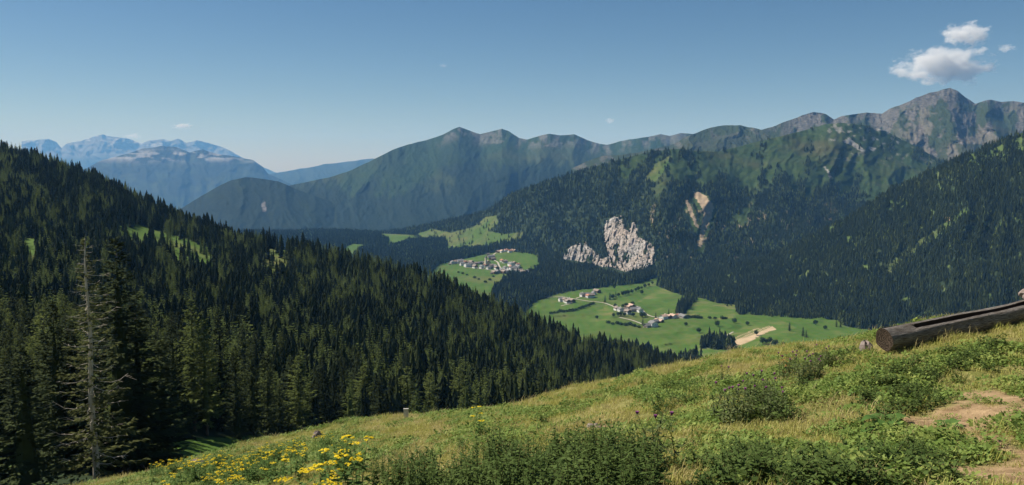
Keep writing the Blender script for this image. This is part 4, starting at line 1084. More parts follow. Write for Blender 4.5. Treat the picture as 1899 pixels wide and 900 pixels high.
for where, kd, lst in VT:
    q = s_val.at([a[0] for a in lst], [a[1] for a in lst])
    for k, (u, v) in enumerate(lst):
        kk = kd if kd != 'm' else tr.choice('bs')
        if kk == 's': pair, bh, h, nm, ds = SPR[k % 4], 20, tr.uniform(16, 24), 'spruce_tree', 'dark spruce'
        elif kk == 'b': pair, bh, h, nm, ds = BRO[k % 3], 10, tr.uniform(9, 15), 'broadleaf_tree', 'round dark green tree'
        else: pair, bh, h, nm, ds = BUSH[k % 2], 4.4, tr.uniform(6, 9), 'bush', 'dark green bush'
        o = make_tree(nm, pair, q[k], h, h / bh * (1.15 if kk != 's' else 1.2), tr.uniform(0, 6), f'{ds} {where}, {ORD[k] if k < len(ORD) else "last"}', 'trees ' + where, bh)
        if kk == 'x': o['category'] = 'bush'

# ------------------------------------------------------------------ the bleached dead spruce
dq = s_left.at(178, 902)[0]
_, zt = ray(178, 443); DH = zt * dq[1] - dq[2]
dead = obj('dead_spruce', None, loc=dq, rot=(0, 0, 0.4))
b = MB(); k = 14
axis = [(0.14 * math.sin(i * 0.9), 0.12 * math.cos(i * 1.3), -0.6 + (DH + 0.6) * i / k) for i in range(k + 1)]
b.tube(axis, [0.46 * (1 - 0.82 * (i / k) ** 1.1) for i in range(k + 1)], 9)
dtr = obj('trunk', b.mesh('dead_trunk', MAT['deadwood'], True), dead)
br = random.Random(21)
for i in range(120):
    t = 0.10 + 0.88 * (i / 120) ** 0.9; z0 = DH * t
    L = (4.3 * (1 - t) ** 0.6 + 0.7) * br.choice([0.3, 0.5, 0.7, 0.9, 1.15])
    a = i * 2.4 + br.uniform(-0.5, 0.5); L *= 0.75 + 0.45 * abs(math.cos(a + 0.4))
    b = MB(); pts_ = []; dr = br.uniform(0.25, 0.95)
    for s in range(5):
        f = s / 4; pts_.append((math.cos(a + 0.25 * f) * L * f, math.sin(a + 0.25 * f) * L * f, z0 - L * (dr * f - (dr - 0.08) * f ** 2.6) * (1 - 0.5 * t) + L * 0.10 * f * t))
    r0 = 0.04 + 0.04 * (1 - t)
    b.tube(pts_, [r0 * (1 - 0.75 * s / 4) for s in range(5)], 4, False)
    for s in range(5):                               # twigs
        f = br.uniform(0.35, 1.0); j = min(3, int(f * 4)); w = f * 4 - j
        o_ = Vector(pts_[j]).lerp(Vector(pts_[j + 1]), w); sd = a + br.choice([-1, 1]) * br.uniform(0.4, 1.0)
        l = L * br.uniform(0.16, 0.34); b.tube([o_, o_ + Vector((math.cos(sd) * l, math.sin(sd) * l, br.uniform(-0.35, 0.1) * l))], [r0 * 0.42, r0 * 0.16], 3, False)
    obj('branch', b.mesh('dead_branch', MAT['deadwood']), dtr)
v, f = crown(77, DH, 4.7, 58, 7, 34, 0.07, 0.5, (0.62, 0.16), 0.6, 0.85, 0, 0.42)
obj('remaining_needles', mesh_np('dead_tree_needles', v, f, [foliage_mat('sparse_needles', [(0.0, (0.10, 0.112, 0.042)), (1.0, (0.17, 0.182, 0.068))], 0.45)]), dead)
tag(dead, 'half dead spruce with bleached bare trunk and branches in the front left group', 'tree')
for u, vb, hh in ((226, 868, 8.0), (250, 862, 5.0)):       # two pale bare stems under the tall spruce
    q = s_left.at(u, vb)[0]; b = MB(); b.tube([(0, 0, -0.5), (0.05, 0, hh * 0.5), (0, 0.06, hh)], [0.20, 0.16, 0.09], 7)
    e = obj('bare_stem', b.mesh('bare_stem', MAT['deadwood'], True), loc=q)
    tag(e, 'pale bare tree stem under the tallest spruce, right of the dead tree' if u == 226 else 'short pale stem farther right under the dark front spruces', 'tree trunk')
# ------------------------------------------------------------------ hollowed log trough on the meadow
def spot_h(u, v, h):
    """Ground point under something h tall whose top is seen at pixel (u, v)."""
    x, z = ray(u, v)
    d = 3.0 * (110 / 3.0) ** (np.arange(700) / 699)
    below = meadow_z(x * d, d) + h > z * d
    k = int(np.argmax(below)) if below.any() else 699
    return np.array([x * d[k], d[k], float(meadow_z(x * d[k], d[k]))])
A = Vector(P(1640, 630, 17.2)); B = Vector(P(1985, 556, 19.6))
A.z = max(A.z, float(meadow_z(A.x, A.y)) + 0.02)
ax = (B - A); LL = ax.length; ax.normalize()
sidev = Vector((0, 0, 1)).cross(ax).normalized(); upv = ax.cross(sidev)
ROLL = math.radians(15)
def logpt(t, x, z):
    x, z = x * math.cos(ROLL) - z * math.sin(ROLL), x * math.sin(ROLL) + z * math.cos(ROLL)
    c = A + ax * (t * LL) + upv * (-0.10 * math.sin(math.pi * t) * 0.4)
    return c + sidev * x + upv * z
def log_r(t, ang):
    return (0.225 + 0.06 * t) * (1 + 0.05 * math.sin(ang * 2 + t * 5) + 0.03 * math.sin(ang * 5 + t * 11) + 0.10 * (noise(t * 7.0, ang * 1.4, 55) - 0.5) + 0.10 * (noise(t * 3.0, ang * 5.0, 57) - 0.5))
m = NT('weathered_log'); tco = m.n('ShaderNodeTexCoord').outputs['UV']
co = m.scaled(tco, (1.2, 34, 1)); gr = m.noise(co, 4.0, 6, 0.7); blot = m.noise(m.pos(), 2.2, 4)
c = m.ramp(gr, [(0.36, (0.035, 0.029, 0.024)), (0.45, (0.14, 0.12, 0.10)), (0.53, (0.30, 0.268, 0.235)), (0.68, (0.46, 0.425, 0.39))])
c = m.mix(m.remap(blot, 0.52, 0.70, 0, 0.5), c, (0.10, 0.075, 0.055)); m.color(c); m.bump(gr, 1.0, 0.03); LOGM = m.m
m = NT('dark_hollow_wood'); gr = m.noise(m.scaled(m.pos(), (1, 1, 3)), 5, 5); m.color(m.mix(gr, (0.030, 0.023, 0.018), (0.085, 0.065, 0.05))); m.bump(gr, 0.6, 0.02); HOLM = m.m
m = NT('end_grain'); w = m.n('ShaderNodeTexWave', wave_type='RINGS', rings_direction='X'); m.put(w.inputs['Vector'], m.objco()); w.inputs['Scale'].default_value = 6; w.inputs['Distortion'].default_value = 26; w.inputs['Detail'].default_value = 4
m.color(m.mix(w.outputs['Fac'], (0.04, 0.03, 0.022), (0.085, 0.062, 0.045))); m.bump(w.outputs['Fac'], 0.6, 0.02); ENDM = m.m
NT_, NA = 60, 40
a0, a1 = math.radians(128), math.radians(412)       # outside of the log, from one rim round underneath to the other
verts, uvs, fcs = [], [], []
for i in range(NT_ + 1):
    t = i / NT_
    solid = t < 0.14
    for j in range(NA + 1):
        a = a0 + (a1 - a0) * j / NA; r = log_r(t, a)
        verts.append(logpt(t, math.cos(a) * r, math.sin(a) * r)); uvs.append((t * LL, j / NA))
fcs = [(i * (NA + 1) + j, i * (NA + 1) + j + 1, (i + 1) * (NA + 1) + j + 1, (i + 1) * (NA + 1) + j) for i in range(NT_) for j in range(NA)]
def with_uv(name, verts, fcs, uvs, mat):
    me = bpy.data.meshes.new(name); me.from_pydata([tuple(p) for p in verts], [], fcs); me.update(); me.materials.append(mat)
    l = me.uv_layers.new(name='UVMap')
    for lp in me.loops: l.data[lp.index].uv = uvs[lp.vertex_index]
    me.polygons.foreach_set('use_smooth', [True] * len(me.polygons))
    return me
trough = obj('log_trough', None)
obj('log_body', with_uv('log_body', verts, fcs, uvs, LOGM), trough)
# rims and hollow: profile across from rim to rim, flat rim, inner wall, floor; solid at the ends
verts, uvs, fcs = [], [], []; PR = 12
hverts, huv, hf = [], [], []
for i in range(NT_ + 1):
    t = i / NT_
    depth = 0.33 * smooth(0.13, 0.18, t) * smooth(0.80, 0.76, t)
    ra, rb = log_r(t, a0), log_r(t, a1)
    pa = (math.cos(a0) * ra, math.sin(a0) * ra); pb = (math.cos(a1) * rb, math.sin(a1) * rb)
    rim = 0.06 + 0.02 * float(noise(t * 14, 3.0, 5))
    prof = [pa, (pa[0] + rim, pa[1] + 0.006), (pa[0] + rim + 0.012, pa[1] - depth * 0.55), (pa[0] + rim + 0.035, pa[1] - depth), (pb[0] - rim - 0.035, pb[1] - depth), (pb[0] - rim - 0.012, pb[1] - depth * 0.55), (pb[0] - rim, pb[1] + 0.006), pb]
    for j, q in enumerate(prof):
        an = a0 + (a1 - 2 * math.pi - a0) * j / 7; k_ = float(smooth(0.09, 0.15, t)); ro = log_r(t, an)
        verts.append(logpt(t, q[0] * k_ + math.cos(an) * ro * (1 - k_), q[1] * k_ + math.sin(an) * ro * (1 - k_))); uvs.append((t * LL, j / 7))
n_ = 8
fr = [(i * n_ + j, (i + 1) * n_ + j, (i + 1) * n_ + j + 1, i * n_ + j + 1) for i in range(NT_) for j in (0, 6)] + [(i * n_ + j, (i + 1) * n_ + j, (i + 1) * n_ + j + 1, i * n_ + j + 1) for i in range(9) for j in range(1, 6)]
fh = [(i * n_ + j, (i + 1) * n_ + j, (i + 1) * n_ + j + 1, i * n_ + j + 1) for i in range(9, NT_) for j in range(1, 6)]
obj('rim', with_uv('rim', verts, fr, uvs, LOGM), trough)
obj('hollow', with_uv('hollow', verts, fh, uvs, HOLM), trough)
for t_ in (0.0, 1.0):
    ring = [logpt(t_, math.cos(a0 + (a1 - a0) * j / NA) * log_r(t_, a0 + (a1 - a0) * j / NA), math.sin(a0 + (a1 - a0) * j / NA) * log_r(t_, a0 + (a1 - a0) * j / NA)) for j in range(NA + 1)]
    ring += [logpt(t_, math.cos(a1 + (a0 + 2 * math.pi - a1) * j / 7) * log_r(t_, a1 - 2 * math.pi + (a0 + 2 * math.pi - a1) * j / 7), math.sin(a1 + (a0 + 2 * math.pi - a1) * j / 7) * log_r(t_, a1 - 2 * math.pi + (a0 + 2 * math.pi - a1) * j / 7)) for j in range(1, 7)] if t_ == 0 else []
    nr = len(ring)
    cen = logpt(t_ + (0.006 if t_ == 0 else -0.006), 0.0, 0.0)
    vs = [p_ - cen for p_ in ring + [cen]]
    fs = [(j, (j + 1) % nr, nr) for j in range(nr)]
    
    obj('end_face', with_uv('end_face', vs, fs, [(0, 0)] * len(vs), ENDM), trough, loc=cen)
tag(trough, 'weathered hollowed log trough lying on the meadow at the right', 'trough')
# stones
m = NT('pinkish_stone'); n = m.noise(m.pos(), 8, 5); m.color(m.mix(n, (0.15, 0.12, 0.105), (0.29, 0.235, 0.205))); m.bump(n, 0.7, 0.03); STONE = m.m
def stone(p, size, seed, label, sink=0.3):
    r = np.random.default_rng(seed); th = np.linspace(0, 2 * math.pi, 13)[:-1]; rows = np.linspace(-1.4, 1.4, 7); vs = []
    for el in rows:
        for a in th:
            k = 1 + 0.28 * (float(noise(math.cos(a) * 1.7 + 9 + seed, math.sin(a) * 1.7 + el * 1.5, seed)) - 0.5) * 2
            vs.append((math.cos(a) * math.cos(el) * size[0] * k, math.sin(a) * math.cos(el) * size[1] * k, math.sin(el) * size[2] * k))
    fs = [(i * 12 + j, i * 12 + (j + 1) % 12, (i + 1) * 12 + (j + 1) % 12, (i + 1) * 12 + j) for i in range(6) for j in range(12)] + [tuple(range(11, -1, -1)), tuple(72 + k for k in range(12))]
    me = bpy.data.meshes.new('stone'); me.from_pydata(vs, [], fs); me.update(); me.materials.append(STONE)
    o = obj('stone', me, loc=(p[0], p[1], p[2] + size[2] * (1 - 2 * sink)), rot=(0.2, 0.1, seed)); return tag(o, label, 'stone')
q = spot(1607, 652); stone(q, (0.15, 0.2, 0.17), 3, 'pinkish stone wedged against the left end of the log trough')
q = logpt(0.755, 0.10, 0.20); stone((q.x, q.y, q.z), (0.22, 0.18, 0.13), 8, 'pinkish angular stone lying on the trough near the right edge', 0.0)
q = spot(1216, 896); stone(q, (0.10, 0.08, 0.05), 12, 'small reddish stone in the grass at the bottom edge')
q = spot(1102, 796); stone(q, (0.16, 0.12, 0.06), 13, 'small brown stone on the meadow left of the thistles')
q = spot(588, 815); stone(q, (0.3, 0.25, 0.3), 14, 'pale stone on the brow right of the yellow flowers')
q = spot(366, 862); stone(q, (0.4, 0.3, 0.2), 15, 'grey boulder behind the yellow flowers at the brow')
# white post
q = spot(753, 776); b = MB()
hp = 17 / FOC * q[1]; b.box((0, 0, hp / 2 - 0.1), (hp * 0.5, hp * 0.18, hp + 0.2)); b.box((0, 0, hp + 0.02), (hp * 0.56, hp * 0.24, 0.05))
tag(obj('post', b.mesh('post', plain('pale_post', (0.40, 0.38, 0.34), (0.55, 0.53, 0.49), 4.0)), loc=q), 'small pale wooden post on the brow before the larches', 'post')

# ------------------------------------------------------------------ meadow plants
def leaf_mat(name, c1, c2, tr_=0.3, sc=1.3):
    m = NT(name); f = m.math('ADD', m.math('MULTIPLY', m.rand(), 0.6), m.math('MULTIPLY', m.noise(m.pos(), sc, 3), 0.5))
    c = m.mix(m.remap(f, 0.2, 0.9), c1, c2); m.color(c); m.leafy(c, tr_); m.b.inputs['Roughness'].default_value = 0.6
    return m.m
NETM = leaf_mat('nettle_leaf', (0.060, 0.095, 0.024), (0.110, 0.155, 0.042)); RAGM = leaf_mat('ragwort_leaf', (0.065, 0.120, 0.028), (0.115, 0.180, 0.048)); THIM = leaf_mat('thistle_leaf', (0.085, 0.115, 0.042), (0.140, 0.165, 0.065))
DOCM = leaf_mat('dock_leaf', (0.075, 0.150, 0.034), (0.135, 0.215, 0.060)); STEMM = leaf_mat('green_stem', (0.09, 0.11, 0.04), (0.15, 0.15, 0.06))
YELM = leaf_mat('yellow_petals', (0.60, 0.43, 0.012), (0.74, 0.56, 0.03), 0.2); PURM = leaf_mat('purple_petals', (0.20, 0.05, 0.17), (0.30, 0.10, 0.25), 0.2); RUSTM = leaf_mat('rust_leaf', (0.30, 0.13, 0.04), (0.42, 0.21, 0.08), 0.2)
def stems_leaves(seed, n_stems, h, spread, leaf, per_m, lean=0.15, top=1.0):
    r = np.random.default_rng(seed); b = MB(); O, D, U, Ln, Wd = [], [], [], [], []; tips = []
    for s in range(n_stems):
        a = r.random() * 6.28; rr = spread * math.sqrt(r.random()); x, y = math.cos(a) * rr, math.sin(a) * rr; hh = h * r.uniform(0.7, 1.1); lx, ly = r.normal(0, lean, 2) * hh
        pts_ = [(x + lx * t * t, y + ly * t * t, -0.05 + (hh + 0.05) * t) for t in (0, 0.35, 0.7, 1)]
        b.tube(pts_, [0.007, 0.006, 0.004, 0.002], 4, False); tips.append(pts_[-1])
        n = max(4, int(per_m * hh)); t = np.linspace(0.08, top, n); ph = r.random() * 6.28
        for k, tt in enumerate(t):
            for sgn in (0, math.pi):
                an = ph + k * 1.57 + sgn + r.normal(0, 0.3); O.append((x + lx * tt * tt, y + ly * tt * tt, hh * tt))
                D.append((math.cos(an), math.sin(an), r.normal(0.05, 0.35))); U.append((r.normal(0, 0.3), r.normal(0, 0.3), 1)); k_ = (1.0 - 0.55 * tt) * r.uniform(0.7, 1.25); Ln.append(leaf[0] * k_); Wd.append(leaf[1] * k_)
    D = np.array(D); D /= np.linalg.norm(D, axis=1, keepdims=True)
    v, f = kites(np.array(O), D, np.array(U), np.array(Ln), np.array(Wd))
    return b, v, f, tips
NET = []
for sd in (1, 2, 3, 4):
    b, v, f, tp = stems_leaves(80 + sd, 6, 0.72, 0.17, (0.13, 0.030), 22, 0.10)
    NET.append((b.mesh('nettle_stem', STEMM), mesh_np('nettle_leaves', v, f, [NETM])))
def clone(kind, parts, p, sc, label, cat, group, rz=None):
    e = obj(kind, None, loc=p, rot=(0, 0, random.uniform(0, 6.28) if rz is None else rz), scale=(sc, sc, sc))
    st = None
    for nm, me_, loc in parts:
        o = obj(nm, me_, st if nm == 'flower_head' and st else e, loc)
        if nm == 'stems': st = o
    return tag(e, label, cat, group)
pr = random.Random(31)
n_net = 0
for u0, v0, u1, v1, cnt, hs in ((880, 905, 1200, 1010, 95, 0.85), (1000, 870, 1190, 920, 34, 0.7), (740, 915, 890, 990, 30, 0.75), (700, 890, 760, 930, 9, 0.7), (900, 862, 1010, 900, 16, 0.6), (1060, 845, 1200, 880, 10, 0.55)):
    for _ in range(cnt):
        u, v = pr.uniform(u0, u1), pr.uniform(v0, v1)
        q = spot(u, v)
        k = pr.randrange(4); nz_w = 'low left end' if u < 890 else 'left half' if u < 1000 else 'middle' if u < 1100 else 'right end'
        clone('nettle_plant', [('stems', NET[k][0], None), ('leaves', NET[k][1], None)], q, hs * pr.uniform(0.7, 1.15), 'dark green nettle in the ' + nz_w + ' of the patch at the bottom edge', 'nettle', 'nettles in the ' + nz_w + ' of the bottom patch')
        n_net += 1
RAG = []
for sd in (1, 2, 3):
    b, v, f, tp = stems_leaves(90 + sd, 6, 0.80, 0.20, (0.20, 0.042), 15, 0.12)
    heads = []
    for t in tp:
        hm = MB(); r = random.Random(sd * 31 + int(t[0] * 1000))
        for q in range(13):
            rr = 0.075 * math.sqrt(r.random()); a = r.random() * 6.28; c0 = Vector((math.cos(a) * rr, math.sin(a) * rr, 0.03 - 2.0 * rr * rr)); n6 = 6; R = r.uniform(0.014, 0.022); tx, ty = r.uniform(-0.5, 0.5), r.uniform(-0.5, 0.5)
            hm.add([c0 + Vector((0, 0, 0.006))] + [c0 + Vector((math.cos(2 * math.pi * k / n6) * R, math.sin(2 * math.pi * k / n6) * R, R * (tx * math.cos(2 * math.pi * k / n6) + ty * math.sin(2 * math.pi * k / n6)))) for k in range(n6)], [(0, 1 + k, 1 + (k + 1) % n6) for k in range(n6)])
        heads.append((hm.mesh('flower_head', YELM), t))
    RAG.append([('stems', b.mesh('ragwort_stem', STEMM), None), ('leaves', mesh_np('ragwort_leaves', v, f, [RAGM]), None)] + [('flower_head', hm_, t) for hm_, t in heads])
RP = [(297, 857), (307, 896), (352, 852), (364, 852), (378, 848), (390, 851), (402, 850), (416, 857), (425, 855), (440, 855), (447, 854), (380, 886), (392, 885), (403, 886), (437, 878), (441, 884), (454, 867), (423, 870), (470, 855), (480, 831), (492, 829), (506, 841), (513, 838),
      (522, 824), (541, 826), (551, 819), (546, 829), (563, 828), (536, 832), (506, 855), (589, 810), (596, 807), (611, 810), (629, 831), (639, 813), (649, 829), (615, 871), (608, 887), (592, 897), (525, 881), (416, 840), (480, 846), (528, 841), (553, 836), (625, 838), (398, 856), (455, 858), (885, 766)]
RP += [(288, 862), (318, 858), (328, 854), (338, 853), (345, 858), (310, 866), (334, 866), (360, 862), (372, 860), (410, 866), (468, 842), (486, 838), (498, 846)]
RP.sort()
for i, (u, v) in enumerate(RP):
    sc = pr.uniform(0.55, 0.9); q = spot_h(u, v, 0.75 * sc)
    where = 'at the left edge of the yellow patch' if u < 340 else 'in the long low yellow patch at the left brow' if u < 475 else 'in the taller yellow clump in the middle of the brow' if u < 570 else 'in the scattered yellow group near the right of the patch' if u < 660 else 'standing alone in the open meadow'
    clone('ragwort_plant', RAG[i % 3], q, sc, 'yellow flowering ragwort ' + where, 'wildflower', 'yellow ragwort plants on the brow')
for i in range(60):                                   # leafy plants without open flowers among them
    u, v = pr.uniform(280, 660), 0; v = pr.uniform(850, 905) if u < 470 else pr.uniform(836, 900)
    if u < 470 and v < 862: continue
    if u > 560 and not (600 < u < 660): continue
    q = spot(u, v); clone('leafy_plant', RAG[i % 3][:2], q, pr.uniform(0.55, 0.95), 'green leafy plant without flowers among the yellow ragwort', 'plant', 'leafy plants among the ragwort')
THI = []
for sd in (1, 2):
    b, v, f, tp = stems_leaves(110 + sd, 7, 0.55, 0.26, (0.15, 0.026), 26, 0.22)
    heads = []
    for t in tp[:3]:
        hm = MB(); hm.add([(0, 0, -0.02)] + [(math.cos(k * 1.047) * 0.014, math.sin(k * 1.047) * 0.014, 0.0) for k in range(6)] + [(math.cos(k * 1.047) * 0.021, math.sin(k * 1.047) * 0.021, 0.024) for k in range(6)] + [(0, 0, 0.02)],
                          [(0, 1 + (k + 1) % 6, 1 + k) for k in range(6)] + [(1 + k, 1 + (k + 1) % 6, 7 + (k + 1) % 6, 7 + k) for k in range(6)] + [(7 + k, 7 + (k + 1) % 6, 13) for k in range(6)])
        heads.append(('flower_head', hm.mesh('thistle_head', PURM), t))
    THI.append([('stems', b.mesh('thistle_stem', STEMM), None), ('leaves', mesh_np('thistle_leaves', v, f, [THIM]), None)] + heads)
TP = [(1341, 681), (1356, 724), (1352, 716), (1404, 695), (1426, 702), (1456, 662), (1478, 654), (1493, 667), (1504, 658), (1514, 668), (1380, 718), (1440, 720), (1212, 770), (1530, 642)]
TP.sort()
for i, (u, v) in enumerate(TP):
    sc = pr.uniform(0.75, 1.1); q = spot_h(u, v, 0.55 * sc)
    clone('thistle_plant', THI[i % 2], q, sc, f'purple flowering thistle, {ORD[i] if i < 20 else ["fourth", "third", "second", "first"][min(i, 23) - 20] + " from the right"} along the brow', 'thistle', 'thistles on the brow')
q = spot_h(1462, 659, 0.5); b, v, f, tp = stems_leaves(140, 4, 0.5, 0.12, (0.13, 0.04), 14, 0.1)
clone('rusty_plant', [('stems', b.mesh('rusty_stem', STEMM), None), ('leaves', mesh_np('rusty_leaves', v, f, [RUSTM]), None)], q, 0.9, 'orange rusty leaved plant among the thistles on the brow', 'plant', None)
def rosette(seed, n, L, Wd):
    r = np.random.default_rng(seed); V, Fc = [], []
    for k in range(n):
        a = k * 2.4 + r.normal(0, 0.2); l = L * r.uniform(0.6, 1.15); w = Wd * r.uniform(0.8, 1.2); el = r.uniform(0.3, 0.9); b0 = len(V); sg = 6
        for i in range(sg + 1):
            t = i / sg; rad = l * (0.12 + 0.88 * t); z = l * (math.sin(el) * t * 1.25 - 0.75 * t * t); ww = w * math.sin(math.pi * min(0.97, 0.08 + 0.9 * t)) ** 0.8
            c_ = np.array([math.cos(a) * rad * math.cos(el * 0.5), math.sin(a) * rad * math.cos(el * 0.5), z]); sd_ = np.array([-math.sin(a), math.cos(a), 0]) * ww
            V += [c_ - sd_ + [0, 0, ww * 0.3], c_, c_ + sd_ + [0, 0, ww * 0.3]]
        for i in range(sg):
            for j in range(2): q_ = b0 + i * 3 + j; Fc.append((q_, q_ + 1, q_ + 4, q_ + 3))
    return np.array(V), np.array(Fc)
DOC = [mesh_np('dock_leaves', *rosette(150 + k, 9, 0.30, 0.085), [DOCM], True) for k in range(3)]
DP = [(1644, 792), (1640, 806), (1628, 798), (1760, 795), (1748, 830), (1690, 868), (1662, 885), (1600, 880), (1570, 860), (1512, 880), (1240, 735), (1222, 728), (1262, 740), (1205, 745), (1278, 720), (1300, 716), (838, 775), (852, 774), (866, 773), (880, 772), (894, 771), (905, 772), (1620, 860), (1540, 895), (1390, 870), (1360, 890), (1420, 890), (1450, 860), (1650, 740), (1600, 730), (1570, 720), (1690, 720)]
DP.sort()
for i, (u, v) in enumerate(DP):
    q = spot(u, v); big_ = u == 1644 or u == 1640
    lab = 'broad leaved dock low on the brow left of the middle' if u < 1000 else 'broad leaved dock on the meadow between nettles and thistles' if u < 1310 else 'pale broad leaved dock beside the bare earth at the lower right' if 1620 < u < 1650 and v < 810 else 'broad leaved dock in the leafy patch at the lower right'
    e = obj('dock_plant', None, loc=q, rot=(0, 0, pr.uniform(0, 6.28)), scale=[(1.25 if big_ else pr.uniform(0.6, 0.95)) * (1.4 if u < 1000 else 1)] * 3)
    obj('leaves', DOC[i % 3], e); tag(e, lab, 'dock plant', 'dock plants on the meadow')

# taller dark leafy weeds standing in clumps
WEE = []
for sd in (1, 2, 3):
    b, v, f, tp = stems_leaves(190 + sd, 8, 0.24, 0.22, (0.10, 0.034), 34, 0.35)
    WEE.append([('stems', b.mesh('weed_stem', STEMM), None), ('leaves', mesh_np('weed_leaves', v, f, [NETM]), None)])
for u0, v0, u1, v1, cnt, where in ((1540, 700, 1760, 775, 46, 'below the log trough'), (1340, 730, 1490, 800, 30, 'under the thistles'), (1500, 820, 1770, 930, 44, 'at the lower right'), (1300, 850, 1500, 940, 40, 'at the bottom right of the nettles'),
                                   (1190, 720, 1310, 790, 22, 'on the brow between nettles and thistles'), (1480, 650, 1620, 690, 24, 'left of the log trough'), (1690, 650, 1899, 680, 18, 'along the log trough'), (880, 790, 960, 830, 6, 'in the open middle of the meadow'), (650, 850, 740, 900, 12, 'right of the yellow flowers')):
    cs = [(pr.uniform(u0, u1), pr.uniform(v0, v1)) for _ in range(max(2, cnt // 7))]
    for i in range(cnt):
        c_ = pr.choice(cs); u, v = c_[0] + pr.gauss(0, 34), c_[1] + pr.gauss(0, 13)
        gp_ = spot(u, v)
        if float(patch_w(SOIL_M, np.array([gp_[0]]), np.array([gp_[1]]), 211)[0]) > 0.3: continue
        clone('leafy_weed', WEE[i % 3], gp_, pr.uniform(0.55, 1.15), 'dark leafy weed in the clumps ' + where, 'weed', 'leafy weeds ' + where)

# ------------------------------------------------------------------ grass and low herbs
def turf_mat(name, stops, tr_=0.3):
    m = NT(name); f = m.math('ADD', m.math('MULTIPLY', m.rand(), 0.55), m.math('MULTIPLY', m.remap(m.noise(m.pos(), 0.7, 4), 0.3, 0.7), 0.5))
    c = m.ramp(f, stops); m.color(c); m.leafy(c, tr_); m.b.inputs['Roughness'].default_value = 0.6; m.b.inputs['Specular IOR Level'].default_value = 0.12
    return m.m
GRM = turf_mat('grass_blades', [(0.0, (0.23, 0.26, 0.052)), (0.4, (0.37, 0.365, 0.09)), (0.75, (0.48, 0.44, 0.14)), (1.0, (0.55, 0.48, 0.20))])
DRM = turf_mat('dry_grass_blades', [(0.0, (0.34, 0.29, 0.11)), (0.6, (0.46, 0.38, 0.165)), (1.0, (0.54, 0.44, 0.22))])
HEM = turf_mat('herb_leaves', [(0.0, (0.085, 0.140, 0.026)), (0.5, (0.165, 0.235, 0.050)), (1.0, (0.30, 0.33, 0.085))])
def blades(seed, n, h, spread, w, bend=0.5):
    r = np.random.default_rng(seed); V, Fc = [], []
    for k in range(n):
        a = r.random() * 6.28; rr = spread * math.sqrt(r.random()); p0 = np.array([math.cos(a) * rr, math.sin(a) * rr, -0.02]); la = r.random() * 6.28; hh = h * r.uniform(0.45, 1.15); bd = bend * hh * r.uniform(0.2, 1.2)
        sd_ = np.array([-math.sin(la), math.cos(la), 0]) * w * r.uniform(0.7, 1.3); b0 = len(V); dr = np.array([math.cos(la), math.sin(la), 0])
        for t, k_ in ((0, 1.0), (0.55, 0.8)):
            c_ = p0 + dr * bd * t * t + np.array([0, 0, hh * t * (1 - 0.2 * t)]); V += [c_ - sd_ * k_, c_ + sd_ * k_]
        V.append(p0 + dr * bd + np.array([0, 0, hh * 0.8])); Fc.append((b0, b0 + 1, b0 + 3, b0 + 2)); Fc.append((b0 + 2, b0 + 3, b0 + 4, b0 + 4))
    q = np.array([f for f in Fc if f[2] != f[3]]); t = np.array([f[:3] for f in Fc if f[2] == f[3]])
    return np.array(V), [q, t]
GSRC = [hidden('grass_tuft', mesh_np('grass_tuft', *blades(160 + k, 26, hh, 0.16, 0.0045), [GRM])) for k, hh in enumerate((0.09, 0.12, 0.18))] + [hidden('dry_tuft', mesh_np('dry_tuft', *blades(170 + k, 22, hh, 0.15, 0.0035, 0.9), [DRM])) for k, hh in enumerate((0.11, 0.24))]
def herb(seed, n, R, leaf):
    r = np.random.default_rng(seed); a = r.random(n) * 6.28; rr = R * np.sqrt(r.random(n)); o = np.stack([np.cos(a) * rr, np.sin(a) * rr, r.uniform(0.02, 0.14, n) * (1.2 - rr / R)], -1)
    d = np.stack([r.normal(0, 1, n), r.normal(0, 1, n), r.normal(0.15, 0.35, n)], -1); d /= np.linalg.norm(d, axis=1, keepdims=True)
    return kites(o, d, np.stack([r.normal(0, .4, n), r.normal(0, .4, n), np.ones(n)], -1), leaf * r.uniform(0.6, 1.4, n), leaf * 0.36 * r.uniform(0.7, 1.3, n))
HSRC = [hidden('herb_tuft', mesh_np('herb_tuft', *herb(180 + k, 60, 0.20, lf), [HEM])) for k, lf in enumerate((0.045, 0.058, 0.036))]
gr_ = np.random.default_rng(401)
X_, Y_ = [], []
for d0, d1, dens in ((3.5, 12, 95), (12, 20, 62), (20, 36, 34), (36, 66, 15)):
    n = int((0.66 * (d1 * d1 - d0 * d0) + 8.0 * (d1 - d0)) * dens); y = np.sqrt(gr_.uniform(d0 * d0, d1 * d1, n)); x = gr_.uniform(-0.66 * y - 3.0, 0.66 * y + 5.0, n)
    X_.append(x); Y_.append(y)
X_ = np.concatenate(X_); Y_ = np.concatenate(Y_)
Z_ = meadow_z(X_, Y_)
pu, pv = project(np.stack([X_, Y_, Z_], -1))
